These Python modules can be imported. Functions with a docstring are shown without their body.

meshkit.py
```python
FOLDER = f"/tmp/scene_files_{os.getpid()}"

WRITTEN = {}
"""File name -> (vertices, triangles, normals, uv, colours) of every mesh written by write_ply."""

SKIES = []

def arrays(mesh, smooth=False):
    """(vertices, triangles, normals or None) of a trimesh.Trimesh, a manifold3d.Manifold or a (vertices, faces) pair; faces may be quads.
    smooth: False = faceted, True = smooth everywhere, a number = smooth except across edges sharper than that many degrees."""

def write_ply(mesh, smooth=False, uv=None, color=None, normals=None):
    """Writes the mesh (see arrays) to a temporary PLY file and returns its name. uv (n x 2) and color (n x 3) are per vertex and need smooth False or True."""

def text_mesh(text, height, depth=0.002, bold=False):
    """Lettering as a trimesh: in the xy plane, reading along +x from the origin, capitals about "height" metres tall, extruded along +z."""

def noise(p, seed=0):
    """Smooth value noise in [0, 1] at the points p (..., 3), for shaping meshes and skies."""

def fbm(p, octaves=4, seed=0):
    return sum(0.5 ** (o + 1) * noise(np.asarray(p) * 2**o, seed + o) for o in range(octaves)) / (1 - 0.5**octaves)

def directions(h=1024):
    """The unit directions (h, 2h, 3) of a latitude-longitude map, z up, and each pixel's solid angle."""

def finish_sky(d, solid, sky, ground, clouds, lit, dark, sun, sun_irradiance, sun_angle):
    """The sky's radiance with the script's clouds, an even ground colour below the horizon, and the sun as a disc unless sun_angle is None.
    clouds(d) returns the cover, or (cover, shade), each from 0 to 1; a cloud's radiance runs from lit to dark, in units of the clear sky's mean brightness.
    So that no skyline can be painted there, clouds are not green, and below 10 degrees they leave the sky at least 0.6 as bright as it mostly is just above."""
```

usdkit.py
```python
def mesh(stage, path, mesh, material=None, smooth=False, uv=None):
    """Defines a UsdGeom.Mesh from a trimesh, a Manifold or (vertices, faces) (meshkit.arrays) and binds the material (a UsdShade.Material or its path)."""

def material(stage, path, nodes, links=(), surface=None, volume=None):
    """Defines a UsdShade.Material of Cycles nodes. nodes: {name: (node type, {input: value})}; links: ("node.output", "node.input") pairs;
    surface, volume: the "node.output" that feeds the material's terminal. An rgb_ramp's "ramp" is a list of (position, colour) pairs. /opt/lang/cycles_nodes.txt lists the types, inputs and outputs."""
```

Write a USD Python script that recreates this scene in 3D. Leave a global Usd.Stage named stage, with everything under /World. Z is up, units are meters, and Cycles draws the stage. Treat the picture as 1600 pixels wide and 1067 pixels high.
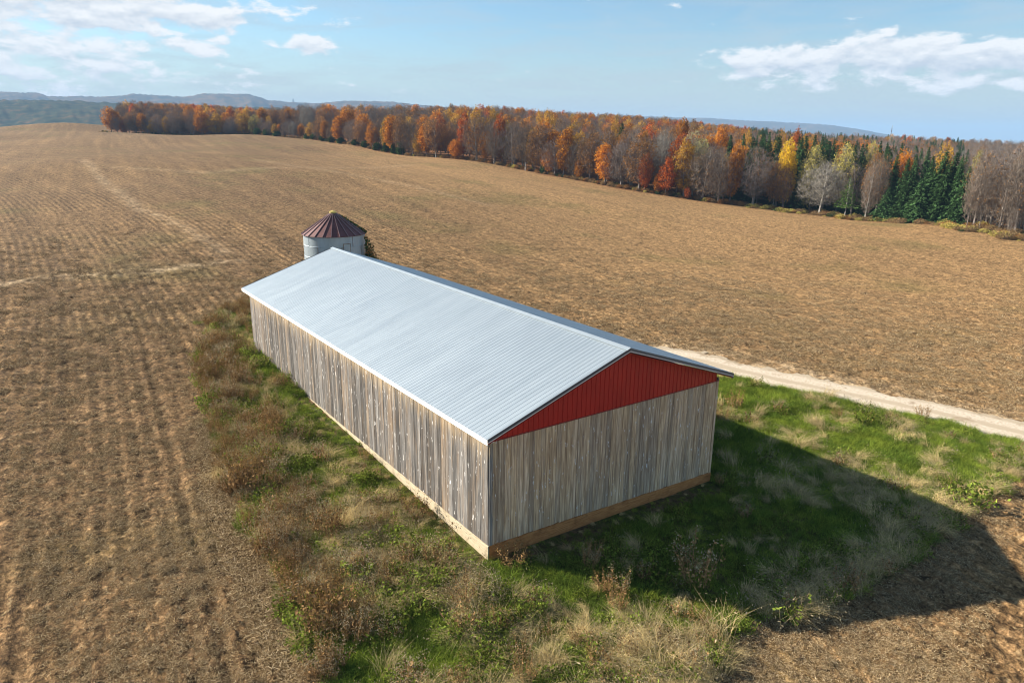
import math, random
import numpy as np
import trimesh
import usdkit, meshkit
from pxr import Usd, UsdGeom, UsdLux, UsdShade, Gf, Sdf, Vt
from shapely.geometry import Polygon, Point
import shapely

random.seed(7)
RNG = np.random.default_rng(7)
stage = Usd.Stage.CreateInMemory()
UsdGeom.SetStageUpAxis(stage, 'Z')
UsdGeom.SetStageMetersPerUnit(stage, 1.0)
UsdGeom.Xform.Define(stage, '/World')
UsdGeom.Scope.Define(stage, '/World/Looks')

# ------------------------------------------------------------------ camera, sky, sun
FPX, PITCH, ROLL, YAW = 1124.77, 0.2774, 0.0113, 0.9575
EYE = np.array([-12.8045, -19.5534, 14.4387])
FW = np.array([math.cos(YAW) * math.cos(PITCH), math.sin(YAW) * math.cos(PITCH), -math.sin(PITCH)])
_r = np.cross(FW, [0, 0, 1]); _r /= np.linalg.norm(_r); _u = np.cross(_r, FW)
RT = _r * math.cos(ROLL) + _u * math.sin(ROLL)
UP = _u * math.cos(ROLL) - _r * math.sin(ROLL)
cam = UsdGeom.Camera.Define(stage, '/World/camera')
cam.CreateHorizontalApertureAttr(36.0)
cam.CreateVerticalApertureAttr(24.0)
cam.CreateFocalLengthAttr(FPX / 1600 * 36.0)
cam.CreateClippingRangeAttr((0.1, 60000.0))
EXPOSURE = 1.47
cam.CreateExposureAttr(EXPOSURE)
M = Gf.Matrix4d(*RT, 0, *UP, 0, *(-FW), 0, *EYE, 1)
cam.AddTransformOp().Set(M)

SUN_EL = math.radians(27.4)
SUN_AZ = math.atan2(-1.17, 1.53)            # atan2(x, y) of the direction towards the sun
SUN = np.array([math.sin(SUN_AZ) * math.cos(SUN_EL), math.cos(SUN_AZ) * math.cos(SUN_EL), math.sin(SUN_EL)])
sun = UsdLux.DistantLight.Define(stage, '/World/sun')
sun.CreateIntensityAttr(1.25)
sun.CreateAngleAttr(0.5)
sun.CreateNormalizeAttr(True)
sun.CreateColorAttr(Gf.Vec3f(1.0, 0.92, 0.79))
zx = SUN; xx = np.cross([0, 0, 1], zx); xx /= np.linalg.norm(xx); yx = np.cross(zx, xx)
sun.AddTransformOp().Set(Gf.Matrix4d(*xx, 0, *yx, 0, *zx, 0, 0, 0, 200, 1))


def ray(px, py):
    """Direction (unit depth along the view axis) of a point of the photograph, 1600 x 1067."""
    return FW + RT * (px - 800) / FPX - UP * (py - 533.5) / FPX


def proj(P):
    d = np.asarray(P, float) - EYE
    z = d @ FW
    return np.stack([800 + FPX * (d @ RT) / z, 533.5 - FPX * (d @ UP) / z, z], -1)


def azel(px, py):
    d = ray(px, py); d = d / np.linalg.norm(d)
    return math.atan2(d[0], d[1]), math.asin(d[2])


class Graph:
    """Small builder for node graphs."""
    def __init__(self):
        self.n, self.l, self.k = {}, [], 0

    def add(self, kind, _out=None, **kw):
        self.k += 1
        name = f'n{self.k}'
        vals = {}
        for a, v in kw.items():
            if isinstance(v, str) and '.' in v and v.split('.')[0] in self.n:
                self.l.append((v, f'{name}.{a}'))
            else:
                vals[a] = v
        self.n[name] = (kind, vals)
        return f'{name}.{_out}' if _out else name

    def math(self, op, a, b=0.0, c=0.0, clamp=False):
        return self.add('math', 'value', math_type=op, value1=a, value2=b, value3=c, use_clamp=clamp)

    def mix(self, f, a, b, kind='mix'):
        return self.add('mix', 'color', mix_type=kind, fac=f, color1=a, color2=b)

    def noise(self, vec, scale, detail=2.0, rough=0.5, dist=0.0, out='fac'):
        return self.add('noise_texture', out, vector=vec, scale=scale, detail=detail, roughness=rough, distortion=dist)

    def mapping(self, vec, scale=(1, 1, 1), loc=(0, 0, 0), rot=(0, 0, 0)):
        return self.add('mapping', 'vector', vector=vec, scale=scale, location=loc, rotation=rot)

    def rng(self, v, a, b, c=0.0, d=1.0, smooth=True):
        return self.add('map_range', 'result', value=v, from_min=a, from_max=b, to_min=c, to_max=d, clamp=True,
                        range_type='smoothstep' if smooth else 'linear')

    def ramp(self, f, stops):
        return self.add('rgb_ramp', 'color', fac=f, ramp=stops)

    def build(self, name, surface=None, volume=None):
        return usdkit.material(stage, '/World/Looks/' + name, self.n, self.l, surface=surface, volume=volume)


def simple(name, color, rough=0.7, metallic=0.0, spec=0.5, vary=0.0, scale=3.0):
    g = Graph()
    col = color
    if vary:
        p = g.add('geometry', 'position')
        f = g.noise(p, scale, 3)
        col = g.ramp(f, [(0.25, [c * (1 - vary) for c in color]), (0.75, [min(1, c * (1 + vary)) for c in color])])
    b = g.add('principled_bsdf', 'BSDF', base_color=col, roughness=rough, metallic=metallic, specular_ior_level=spec)
    return g.build(name, b)


# sky with clouds
SKY_STRENGTH = 0.10
def sky_material():
    g = Graph()
    d = g.add('texture_coordinate', 'generated')
    sky = g.add('sky_texture', 'color', sky_type='single_scattering', sun_disc=False, sun_elevation=SUN_EL,
                sun_rotation=SUN_AZ, altitude=300.0, air_density=1.0, aerosol_density=0.55, ozone_density=1.6)
    s = g.add('separate_xyz', vector=d)
    az = g.math('arctan2', s + '.x', s + '.y')
    el = g.math('arcsine', s + '.z')
    # clouds live on a curved layer: stretch the pattern sideways near the horizon
    elc = g.math('maximum', el, 0.0)
    pv = g.add('combine_xyz', 'vector', x=g.math('multiply', az, 1.0), y=g.math('multiply', elc, 2.4), z=0.37)
    n1 = g.noise(pv, 19.0, 8, 0.58, 0.2)
    n2 = g.noise(g.mapping(pv, loc=(0, 0.02, 0)), 19.0, 8, 0.58, 0.2)
    wis = g.noise(g.mapping(pv, scale=(1.0, 2.6, 1), rot=(0, 0, -0.35), loc=(3.1, 1.7, 0)), 7.0, 6, 0.6, 0.8)
    total, low = None, None
    blobs = [  # px, py, half width px, half height px, strength
        (150, 12, 210, 34, .48), (300, 28, 120, 24, .44), (60, 95, 190, 60, .36), (310, 68, 58, 20, .34), (405, 72, 34, 18, .28),
        (490, 68, 42, 16, .46), (250, 118, 160, 14, .20), (370, 112, 60, 14, .26), (415, 130, 40, 8, .24), (340, 130, 60, 8, .22), (590, 132, 60, 9, .17),
        (1185, 100, 60, 20, .48), (1290, 94, 95, 24, .52), (1410, 86, 105, 28, .56), (1520, 94, 95, 24, .52), (1620, 92, 90, 24, .52), (1330, 128, 160, 13, .30), (1520, 120, 150, 18, .38),
        (1030, 118, 90, 10, .18)]
    for px, py, w, h, st in blobs:
        a, e = azel(px, py)
        da = g.math('divide', g.math('subtract', az, a), w / FPX)
        de = g.math('divide', g.math('subtract', el, e), h / FPX)
        r2 = g.math('add', g.math('multiply', da, da), g.math('multiply', de, de))
        m = g.math('multiply', g.math('exponent', g.math('multiply', r2, -0.8)), st)
        lo = g.math('multiply', m, g.rng(de, -1.0, 0.9, 1.0, 0.0))
        total = m if total is None else g.math('maximum', total, m)
        low = lo if low is None else g.math('maximum', low, lo)
    # elsewhere scattered fair weather cloud, as in the picture
    band = g.math('multiply', g.rng(g.noise(pv, 2.2, 3), 0.5, 0.75), g.rng(el, 0.19, 0.30, 0.0, 0.22))
    total = g.math('maximum', total, band)
    val = g.math('add', g.math('multiply', g.math('subtract', n1, 0.5), 1.25), total)
    cover = g.math('multiply', g.rng(val, 0.19, 0.38), 0.97)
    veil = g.math('multiply', g.math('multiply', g.rng(wis, 0.36, 0.72), g.rng(el, 0.02, 0.22, 0.85, 0.30)), g.rng(el, 0.0, 0.03, 0.4, 1))
    warm = g.mix(1.0, sky, CLEAR_TINT, 'multiply')
    veiled = g.mix(veil, warm, VEIL)
    grad = g.rng(el, 0.0, 0.15, 1.0, 0.0)
    veiled = g.mix(g.math('multiply', grad, 0.85), veiled, HORIZON)
    lit = g.math('subtract', g.math('add', g.math('multiply', g.math('subtract', n1, n2), 3.2), 0.98), g.math('multiply', low, 1.7))
    cloud = g.mix(g.math('maximum', g.math('minimum', lit, 1.0), 0.0), CLOUD_DARK, CLOUD_LIT)
    out = g.mix(cover, veiled, cloud)
    b = g.add('background_shader', 'background', color=out, strength=SKY_STRENGTH)
    return g.build('sky', b)
CLEAR_TINT = (0.440, 0.531, 0.556)
VEIL = (1.917, 2.343, 2.607)
HORIZON = (2.311, 2.416, 2.181)
CLOUD_DARK = (2.317, 2.504, 2.765)
CLOUD_LIT = (3.811, 3.775, 3.737)
dome = UsdLux.DomeLight.Define(stage, '/World/sky')
UsdShade.MaterialBindingAPI.Apply(dome.GetPrim()).Bind(sky_material())
dome.GetPrim().SetCustomDataByKey('kind', 'structure')

# ------------------------------------------------------------------ naming and tagging
USED = {}
def numbered(name, parent='/World'):
    key = (parent, name)
    k = USED.get(key, 0); USED[key] = k + 1
    return name if k == 0 else f'{name}_{k:03d}'

def path_of(name, parent=None):
    par = '/World' if parent is None else str(parent.GetPath())
    return par + '/' + numbered(name, par)

def tag(p, label=None, cat=None, group=None, kind=None):
    for k, v in (('label', label), ('category', cat), ('group', group), ('kind', kind)):
        if v: p.SetCustomDataByKey(k, v)
    return p

def obj(name, mesh, mat, parent=None, smooth=False):
    return usdkit.mesh(stage, path_of(name, parent), mesh, mat, smooth=smooth).GetPrim()

def thing(name, label, cat, loc=(0, 0, 0), group=None):
    x = UsdGeom.Xform.Define(stage, path_of(name))
    x.AddTranslateOp().Set(Gf.Vec3d(*map(float, loc)))
    return tag(x.GetPrim(), label, cat, group)

def box(lo, hi):
    lo, hi = np.array(lo, float), np.array(hi, float)
    m = trimesh.creation.box(hi - lo); m.apply_translation((lo + hi) / 2)
    return m

def cat(ms):
    return trimesh.util.concatenate(ms)

def prism(poly, a, b, axis):
    """Extrudes a polygon given in the two other axes along axis (0 x, 1 y, 2 z) from a to b."""
    m = trimesh.creation.extrude_polygon(Polygon(poly), b - a, engine='earcut')
    v = m.vertices.copy()
    if axis == 1: v = np.stack([v[:, 0], v[:, 2] + a, v[:, 1]], 1); f = m.faces[:, ::-1]
    elif axis == 0: v = np.stack([v[:, 2] + a, v[:, 0], v[:, 1]], 1); f = m.faces
    else: v[:, 2] += a; f = m.faces
    return trimesh.Trimesh(v, f, process=False)

def smoothstep(a, b, x):
    t = np.clip((x - a) / (b - a), 0, 1)
    return t * t * (3 - 2 * t)

# ------------------------------------------------------------------ terrain
def line_depth(x):      # depth of the wood's edge along the view axis, by picture column
    return np.interp(x, [-200, 100, 190, 400, 480, 560, 640, 760, 850, 1000, 1100, 1200, 1300, 1400, 1500, 1600, 1900],
                     [430, 430, 420, 395, 370, 320, 280, 255, 235, 205, 195, 190, 180, 163, 143, 130, 110])
def line_base(x):       # where the edge meets the ground
    return np.interp(x, [-200, 100, 190, 400, 480, 560, 640, 700, 760, 850, 920, 1000, 1100, 1200, 1300, 1400, 1500, 1600, 1900],
                     [207, 207, 209, 213, 216, 228, 240, 247, 251, 268, 283, 297, 313, 325, 335, 347, 358, 372, 400])

CTRL = []
def ctl(px, py, d): CTRL.append(EYE + ray(px, py) * d)
def ctz(x, y, z): CTRL.append(np.array([x, y, z], float))
for x, y, z in [(0, 0, -.62), (12.2, 0, -.83), (0, 10, -.3), (0, 20, .0), (0, 29.5, .27), (12.2, 29.5, .25), (12.2, 14, -.35), (18.5, -9, -1.05), (9, -9, -.95), (0, -9, -.85),
                (6, 42, .75), (-8, 0, -.7), (-8, 15, -.3), (-12.8, -19.5, -1.0), (-20, 0, -.8), (-25, 30, .3), (-10, 40, .7), (30, 0, -1.0), (30, 20, -.3), (30, -12, -1.35), (45, -25, -1.9), (20, 45, .6), (-40, 10, -.4),
                (-40, -60, -1.5), (40, -80, -3), (-150, 0, 1.), (-150, 120, 6), (0, -200, -5), (-200, -150, -3), (150, -100, -6), (300, 0, -8)]:
    ctz(x, y, z)
for x in (190, 400, 480, 560, 640, 760, 850, 1000, 1100, 1200, 1300, 1400, 1500, 1600, 1750):
    ctl(x, line_base(x), line_depth(x))
for px, py, d in [(100, 192, 440), (0, 201, 430), (-150, 206, 430), (160, 207, 400), (300, 215, 330), (100, 216, 310), (0, 222, 300),
                  (200, 250, 190), (0, 262, 185), (400, 255, 190), (600, 262, 205), (150, 320, 110), (400, 320, 112), (700, 310, 135), (1000, 380, 110), (1300, 440, 90), (1500, 470, 80), (850, 330, 135)]:
    ctl(px, py, d)
for px, ytop, d in [(190, 163, 520), (330, 156, 560), (480, 178, 560), (620, 168, 450), (760, 166, 400), (900, 176, 400), (1050, 184, 450), (1200, 205, 430), (1400, 218, 430), (1600, 223, 430), (1800, 224, 400)]:
    P = EYE + ray(px, ytop) * d; P[2] -= 16.5; CTRL.append(P)
CTRL = np.array(CTRL)
def _tps(r2): return 0.5 * r2 * np.log(np.maximum(r2, 1e-9))
_S = 100.0
_c = CTRL[:, :2] / _S
_n = len(_c)
_A = np.zeros((_n + 3, _n + 3))
_A[:_n, :_n] = _tps(((_c[:, None] - _c[None]) ** 2).sum(-1)) + np.eye(_n) * 2e-4
_A[:_n, _n] = 1; _A[:_n, _n + 1:] = _c; _A[_n, :_n] = 1; _A[_n + 1:, :_n] = _c.T
_w = np.linalg.solve(_A, np.concatenate([CTRL[:, 2], [0, 0, 0]]))
def rbf(x, y):
    p = np.stack([np.ravel(x), np.ravel(y)], -1) / _S
    out = np.empty(len(p))
    for i in range(0, len(p), 50000):
        q = p[i:i + 50000]
        r2 = ((q ** 2).sum(1)[:, None] + (_c ** 2).sum(1)[None] - 2 * q @ _c.T).clip(0)
        out[i:i + 50000] = _tps(r2) @ _w[:_n] + _w[_n] + q @ _w[_n + 1:]
    return out.reshape(np.shape(x))
def ground(x, y):
    x, y = np.asarray(x, float), np.asarray(y, float)
    r = np.hypot(x - EYE[0], y - EYE[1])
    z = np.clip(rbf(x, y), -18, 26)
    t = smoothstep(560, 950, r)
    roll = (meshkit.fbm(np.stack([x / 48, y / 48, 0 * x], -1), 2, 5) - .5) * 2.6 * smoothstep(60, 160, r)
    return (z + roll * (1 - t)) * (1 - t) - 16 * t

def hit(px, py):
    """Where the view ray through a point of the photograph meets the ground."""
    d = ray(px, py); t = 15.0
    for _ in range(4000):
        P = EYE + d * t
        h = P[2] - float(ground(P[0], P[1]))
        if h < 0.005 or t > 900: break
        t += max(0.004 * t * 0.5, 0.45 * h) if h > 0.05 else 0.02
    return EYE + d * t

# regions on the ground, found from where their outlines stand
LEFT_EDGE = [(392, 476), (350, 496), (326, 520), (314, 560), (316, 600), (330, 650), (340, 700), (358, 760), (385, 820), (412, 880), (440, 940), (468, 1000), (500, 1067)]
RIGHT_EDGE = [(1105, 1067), (1150, 1012), (1215, 972), (1290, 945), (1370, 915), (1440, 868), (1500, 822), (1555, 772), (1600, 730)]
verge = [(7, 44), (1.5, 41), (-2.5, 36)] + [tuple(hit(*p)[:2]) for p in LEFT_EDGE]
e = hit(500, 1067); verge += [(e[0] + .6, e[1] - 3), (e[0] + 7, e[1] - 8)]
verge += [tuple(hit(*p)[:2]) for p in RIGHT_EDGE]
LANE_LOW = [(1700, 722), (1600, 693), (1500, 668), (1400, 645), (1300, 624), (1220, 607), (1150, 591), (1105, 578)]
LANE_TOP = [(1700, 692), (1600, 664), (1500, 641), (1400, 620), (1300, 599), (1220, 583), (1150, 568), (1080, 549)]
low_w = np.array([hit(*p)[:2] for p in LANE_LOW]); top_w = np.array([hit(*p)[:2] for p in LANE_TOP])
lane_mid = [tuple((a + b) / 2) for a, b in zip(low_w, top_w)]
lane_mid += [(16.6, 22), (16.2, 30), (14.5, 36)]
verge += [tuple(p + (p - q) * -0.02 + [0, 0]) for p, q in zip(low_w, top_w)]
verge += [(14.2, 16), (14, 30), (12.5, 40)]
VERGE = Polygon(verge).buffer(0)
LANE_LINE = np.array(lane_mid)
BARN_POLY = Polygon([(0, 0), (12.2, 0), (12.2, 29.35), (0, 29.35)])

def inside(poly, x, y):
    return shapely.contains_xy(poly, np.ravel(x), np.ravel(y)).reshape(np.shape(x))

def dist_line(line, x, y):
    line = np.asarray(line, float); best = np.full(np.shape(x), 1e9)
    for a, b in zip(line[:-1], line[1:]):
        d = b - a; L2 = d @ d
        t = np.clip(((x - a[0]) * d[0] + (y - a[1]) * d[1]) / L2, 0, 1)
        best = np.minimum(best, np.hypot(x - a[0] - t * d[0], y - a[1] - t * d[1]))
    return best

# wood's edge on the ground
EDGE = np.array([(EYE + ray(x, line_base(x)) * line_depth(x))[:2] for x in np.arange(180, 1900, 20)])
_far = []
for x in (1900, 1600, 1200, 800, 400, 190):
    d = ray(x, 210); _far.append(tuple((EYE + d * 640)[:2]))
WOOD = Polygon([tuple(p) for p in EDGE] + _far).buffer(0)

TRACK_A = np.array([hit(*p)[:2] for p in [(130, 250), (170, 290), (215, 325), (265, 345), (310, 370), (352, 396)]])
TRACK_B = np.array([hit(*p)[:2] for p in [(-40, 450), (60, 437), (150, 430), (250, 422), (360, 408)]])
TRACK_C = np.array([hit(*p)[:2] for p in [(640, 258), (500, 262), (320, 270), (180, 262)]])
TRACK_D = np.array([hit(*p)[:2] for p in [(760, 320), (640, 290), (520, 268), (400, 250)]])

def near_relief(x, y, r):
    """Furrows and clods of the tilled field."""
    p = np.stack([x, y, 0 * x], -1)
    wob = (meshkit.fbm(p * [.22, .09, 1], 3, 21) - .5)
    t = .9936 * x - .113 * y + .0009 * np.maximum(y - 8, 0) ** 2
    rows = np.sin((t + wob * .6) * 2 * math.pi / 0.76) * .85 + np.sin((t + wob * .7) * 2 * math.pi / 0.38) * .4
    amp = .040 + .045 * smoothstep(.38, .58, meshkit.fbm(p * [.12, .05, 1], 2, 33))
    clod = meshkit.fbm(p * 2.6, 3, 3) - .5
    clod2 = np.abs(meshkit.noise(p * 6.5, 9) - .5)
    tyre = np.exp(-((((t + 9.3 + wob * .8) + 40) % 4.2 - 2.1) / .17) ** 2)
    return (rows * amp * np.where(x < 2, .72, .35) * (1 - .6 * smoothstep(40, 80, r)) + clod * .17 + clod2 * .12 - tyre * .08) * (1 - smoothstep(60, 170, r) * .3)

def make_ground():
    fine = np.radians(np.arange(-41.5, 41.51, 0.16)); coarse = np.radians(np.arange(45, 316, 3.0))
    th = YAW - np.concatenate([fine, coarse])
    R = np.concatenate([[0.4, 3, 6], np.exp(np.arange(math.log(10), math.log(700), 0.0068)), np.exp(np.arange(math.log(705), math.log(12000), 0.045)), [12000]])
    nt, nr = len(th), len(R)
    X = EYE[0] + R[:, None] * np.cos(th)[None]; Y = EYE[1] + R[:, None] * np.sin(th)[None]
    Z = ground(X, Y); RR = np.broadcast_to(R[:, None], X.shape)
    wood = smoothstep(-6, 3, (meshkit.fbm(np.stack([X / 5, Y / 5, 0 * X], -1), 2, 77) - .5) * 9 + np.where(inside(WOOD, X, Y), 1, -1) * np.where(RR < 700, dist_line(EDGE, X, Y), 20))
    field = np.where((RR < 420) & ~inside(VERGE.buffer(-.3), X, Y) & ~inside(BARN_POLY, X, Y), 1.0, 0.0) * (1 - wood)
    lane = dist_line(LANE_LINE, X, Y)
    field *= smoothstep(2.2, 3.2, lane)
    sel = field > 0
    rel = np.zeros_like(Z)
    rel[sel] = near_relief(X[sel], Y[sel], RR[sel])
    Z = Z + rel * field
    pale = np.zeros_like(Z)
    for ln, w, a in ((TRACK_A, 1.1, .32), (TRACK_B, 1.1, .6), (TRACK_C, 2.0, .22), (TRACK_D, 1.6, .2)):
        pale = np.maximum(pale, a * np.exp(-(dist_line(ln, X, Y) / w) ** 2))
    pale = np.maximum(pale, .8 * np.exp(-(np.maximum(lane - 2.4, 0) / 1.6) ** 2))
    # the field right of the barn carries more straw than the left one
    q = proj(np.stack([X, Y, Z], -1).reshape(-1, 3))
    side = X - 0.35 * Y
    tan = smoothstep(-12, 45, side) * smoothstep(20, 60, RR) + smoothstep(12, 22, X) * (1 - smoothstep(30, 60, RR))
    tan = np.clip(tan, 0, 1)
    i = np.arange(nr - 1)[:, None] * nt; j = np.arange(nt)[None]; j2 = (j + 1) % nt
    a, b, c, d = i + j, i + j2, i + nt + j2, i + nt + j
    F = np.concatenate([np.stack([a, b, d], -1).reshape(-1, 3), np.stack([b, c, d], -1).reshape(-1, 3)])
    V = np.stack([X, Y, Z], -1).reshape(-1, 3)
    nn = np.cross(V[F[0, 1]] - V[F[0, 0]], V[F[0, 2]] - V[F[0, 0]])
    if nn[2] < 0: F = F[:, ::-1]
    V[:nt, 2] = V[:nt, 2]
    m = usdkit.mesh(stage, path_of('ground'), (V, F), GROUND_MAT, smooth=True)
    zone = np.stack([np.maximum(wood, smoothstep(560, 700, RR)), pale, tan], -1).reshape(-1, 3).astype(np.float32)
    UsdGeom.PrimvarsAPI(m).CreatePrimvar('zone', Sdf.ValueTypeNames.Color3fArray, 'vertex').Set(Vt.Vec3fArray.FromNumpy(zone))
    tag(m.GetPrim(), kind='structure', label='tilled brown crop field rolling away to the wood')

def ground_material():
    g = Graph()
    p = g.add('geometry', 'position')
    z = g.add('attribute', 'color', attribute='zone')
    zs = g.add('separate_xyz', vector=z)
    big = g.noise(p, 0.018, 4, 0.55)
    rowv = g.mapping(g.mapping(p, rot=(0, 0, 0.113)), scale=(0.33, 0.010, 0.0))
    rows = g.noise(rowv, 1.0, 4, 0.6, 0.4)
    mid = g.noise(p, 0.55, 5, 0.68)
    fine = g.noise(p, 5.5, 5, 0.7)
    straw = g.noise(g.mapping(p, scale=(1.0, 0.45, 1)), 16.0, 3, 0.7)
    soil = g.ramp(fine, [(0.30, (0.0350, 0.0205, 0.0098)), (0.52, (0.1350, 0.0790, 0.0370)), (0.72, (0.3050, 0.1880, 0.0930))])
    tanc = g.ramp(fine, [(0.30, (0.0918, 0.0496, 0.0198)), (0.52, (0.2754, 0.1616, 0.0699)), (0.72, (0.5076, 0.3224, 0.1512))])
    k = g.math('add', g.math('multiply', zs + '.z', 0.75), g.math('multiply', g.rng(big, 0.35, 0.65), 0.25))
    k = g.math('add', k, g.math('multiply', g.math('subtract', rows, 0.5), 1.5))
    k = g.math('add', k, g.math('multiply', g.math('subtract', mid, 0.5), 0.7), clamp=True)
    col = g.mix(k, soil, tanc)
    col = g.mix(g.math('multiply', g.rng(straw, 0.58, 0.70), 0.55), col, (0.48, 0.325, 0.15))
    grn = g.math('multiply', g.rng(g.noise(g.mapping(p, loc=(31, 7, 0)), 0.05, 4, 0.6), 0.52, 0.72), 0.42)
    col = g.mix(grn, col, (0.085, 0.085, 0.025))
    sx = g.add('separate_xyz', vector=p)
    tt = g.math('subtract', g.math('multiply', sx + '.x', .9936), g.math('multiply', sx + '.y', .113))
    yy = g.math('maximum', g.math('subtract', sx + '.y', 8.0), 0.0)
    tt = g.math('add', tt, g.math('multiply', g.math('multiply', yy, yy), .0009))
    tt = g.math('add', tt, g.math('multiply', g.noise(p, 0.10, 2), 0.6))
    fur = g.math('sine', g.math('multiply', tt, 2 * math.pi / .76))
    pas = g.math('sine', g.math('multiply', tt, 2 * math.pi / 6.1))
    st = g.math('add', g.math('multiply', fur, g.math('multiply', g.rng(g.noise(p, .09, 2), .32, .58), .24)), g.math('multiply', pas, .07))
    st = g.math('multiply', st, g.math('subtract', 1.1, zs + '.z'))
    col = g.add('vector_math', 'vector', math_type='scale', vector1=col, scale=g.math('add', st, 1.0))
    col = g.mix(g.math('multiply', zs + '.y', g.rng(mid, 0.35, 0.6)), col, (0.45, 0.33, 0.20))
    mott = g.math('add', g.math('multiply', g.noise(p, 1.25, 3, 0.8), 0.5), g.math('multiply', g.noise(g.mapping(p, loc=(5, 9, 2)), 3.8, 4, 0.85), 0.5))  # mottle: shadows among the clods painted into the soil colour
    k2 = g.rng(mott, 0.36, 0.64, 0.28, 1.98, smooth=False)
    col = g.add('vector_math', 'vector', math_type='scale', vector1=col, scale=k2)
    spk = g.rng(g.noise(g.mapping(p, loc=(3, 1, 7)), 2.3, 2, 0.6), 0.34, 0.46, 0.50, 1.08)
    lsp = g.math('multiply', g.rng(g.noise(g.mapping(p, loc=(13, 4, 1)), 2.9, 2, 0.6), 0.60, 0.72), 0.5)
    col = g.add('vector_math', 'vector', math_type='scale', vector1=col, scale=spk)
    col = g.mix(lsp, col, (0.50, 0.36, 0.19))
    leaf = g.ramp(g.noise(p, 1.2, 4, 0.7), [(0.3, (0.06, 0.035, 0.018)), (0.5, (0.19, 0.085, 0.035)), (0.7, (0.30, 0.14, 0.055))])
    col = g.mix(zs + '.x', col, leaf)
    h = g.math('add', g.math('multiply', fine, 0.6), g.math('multiply', mid, 0.8))
    h = g.math('add', h, g.math('multiply', straw, 0.25))
    bump = g.add('bump', 'normal', height=h, strength=0.9, distance=0.35)
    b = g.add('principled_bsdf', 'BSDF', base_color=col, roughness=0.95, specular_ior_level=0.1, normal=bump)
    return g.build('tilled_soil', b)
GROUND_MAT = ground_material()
make_ground()

def drape(poly, step, lift, name, mat, ragged=0.0, seed=1, kind='structure', label=None, bulge=None, across=None):
    """A sheet of small cells lying on the ground inside a polygon, with a frayed border."""
    x0, y0, x1, y1 = poly.bounds
    xs, ys = np.arange(x0 - 1, x1 + 1, step), np.arange(y0 - 1, y1 + 1, step)
    X, Y = np.meshgrid(xs, ys, indexing='ij')
    dx = (meshkit.fbm(np.stack([X * .9, Y * .9, 0 * X], -1), 3, seed) - .5) * 2 * ragged
    dy = (meshkit.fbm(np.stack([X * .9, Y * .9, 0 * X + 9], -1), 3, seed + 3) - .5) * 2 * ragged
    ins = inside(poly, X + dx, Y + dy)
    Z = ground(X, Y) + lift
    if bulge is not None: Z = Z + bulge(X, Y)
    ix = np.arange(X.size).reshape(X.shape)
    ok = ins[:-1, :-1] & ins[1:, :-1] & ins[1:, 1:] & ins[:-1, 1:]
    a, b, c, d = ix[:-1, :-1][ok], ix[1:, :-1][ok], ix[1:, 1:][ok], ix[:-1, 1:][ok]
    F = np.concatenate([np.stack([a, b, c], -1), np.stack([a, c, d], -1)])
    used, inv = np.unique(F, return_inverse=True)
    V = np.stack([X, Y, Z], -1).reshape(-1, 3)[used]
    m = usdkit.mesh(stage, path_of(name), (V, inv.reshape(-1, 3)), mat, smooth=True)
    if across is not None:
        UsdGeom.PrimvarsAPI(m).CreatePrimvar('across', Sdf.ValueTypeNames.FloatArray, 'vertex').Set(Vt.FloatArray.FromNumpy(across(V[:, 0], V[:, 1]).astype(np.float32)))
    tag(m.GetPrim(), kind=kind, label=label)

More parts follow.
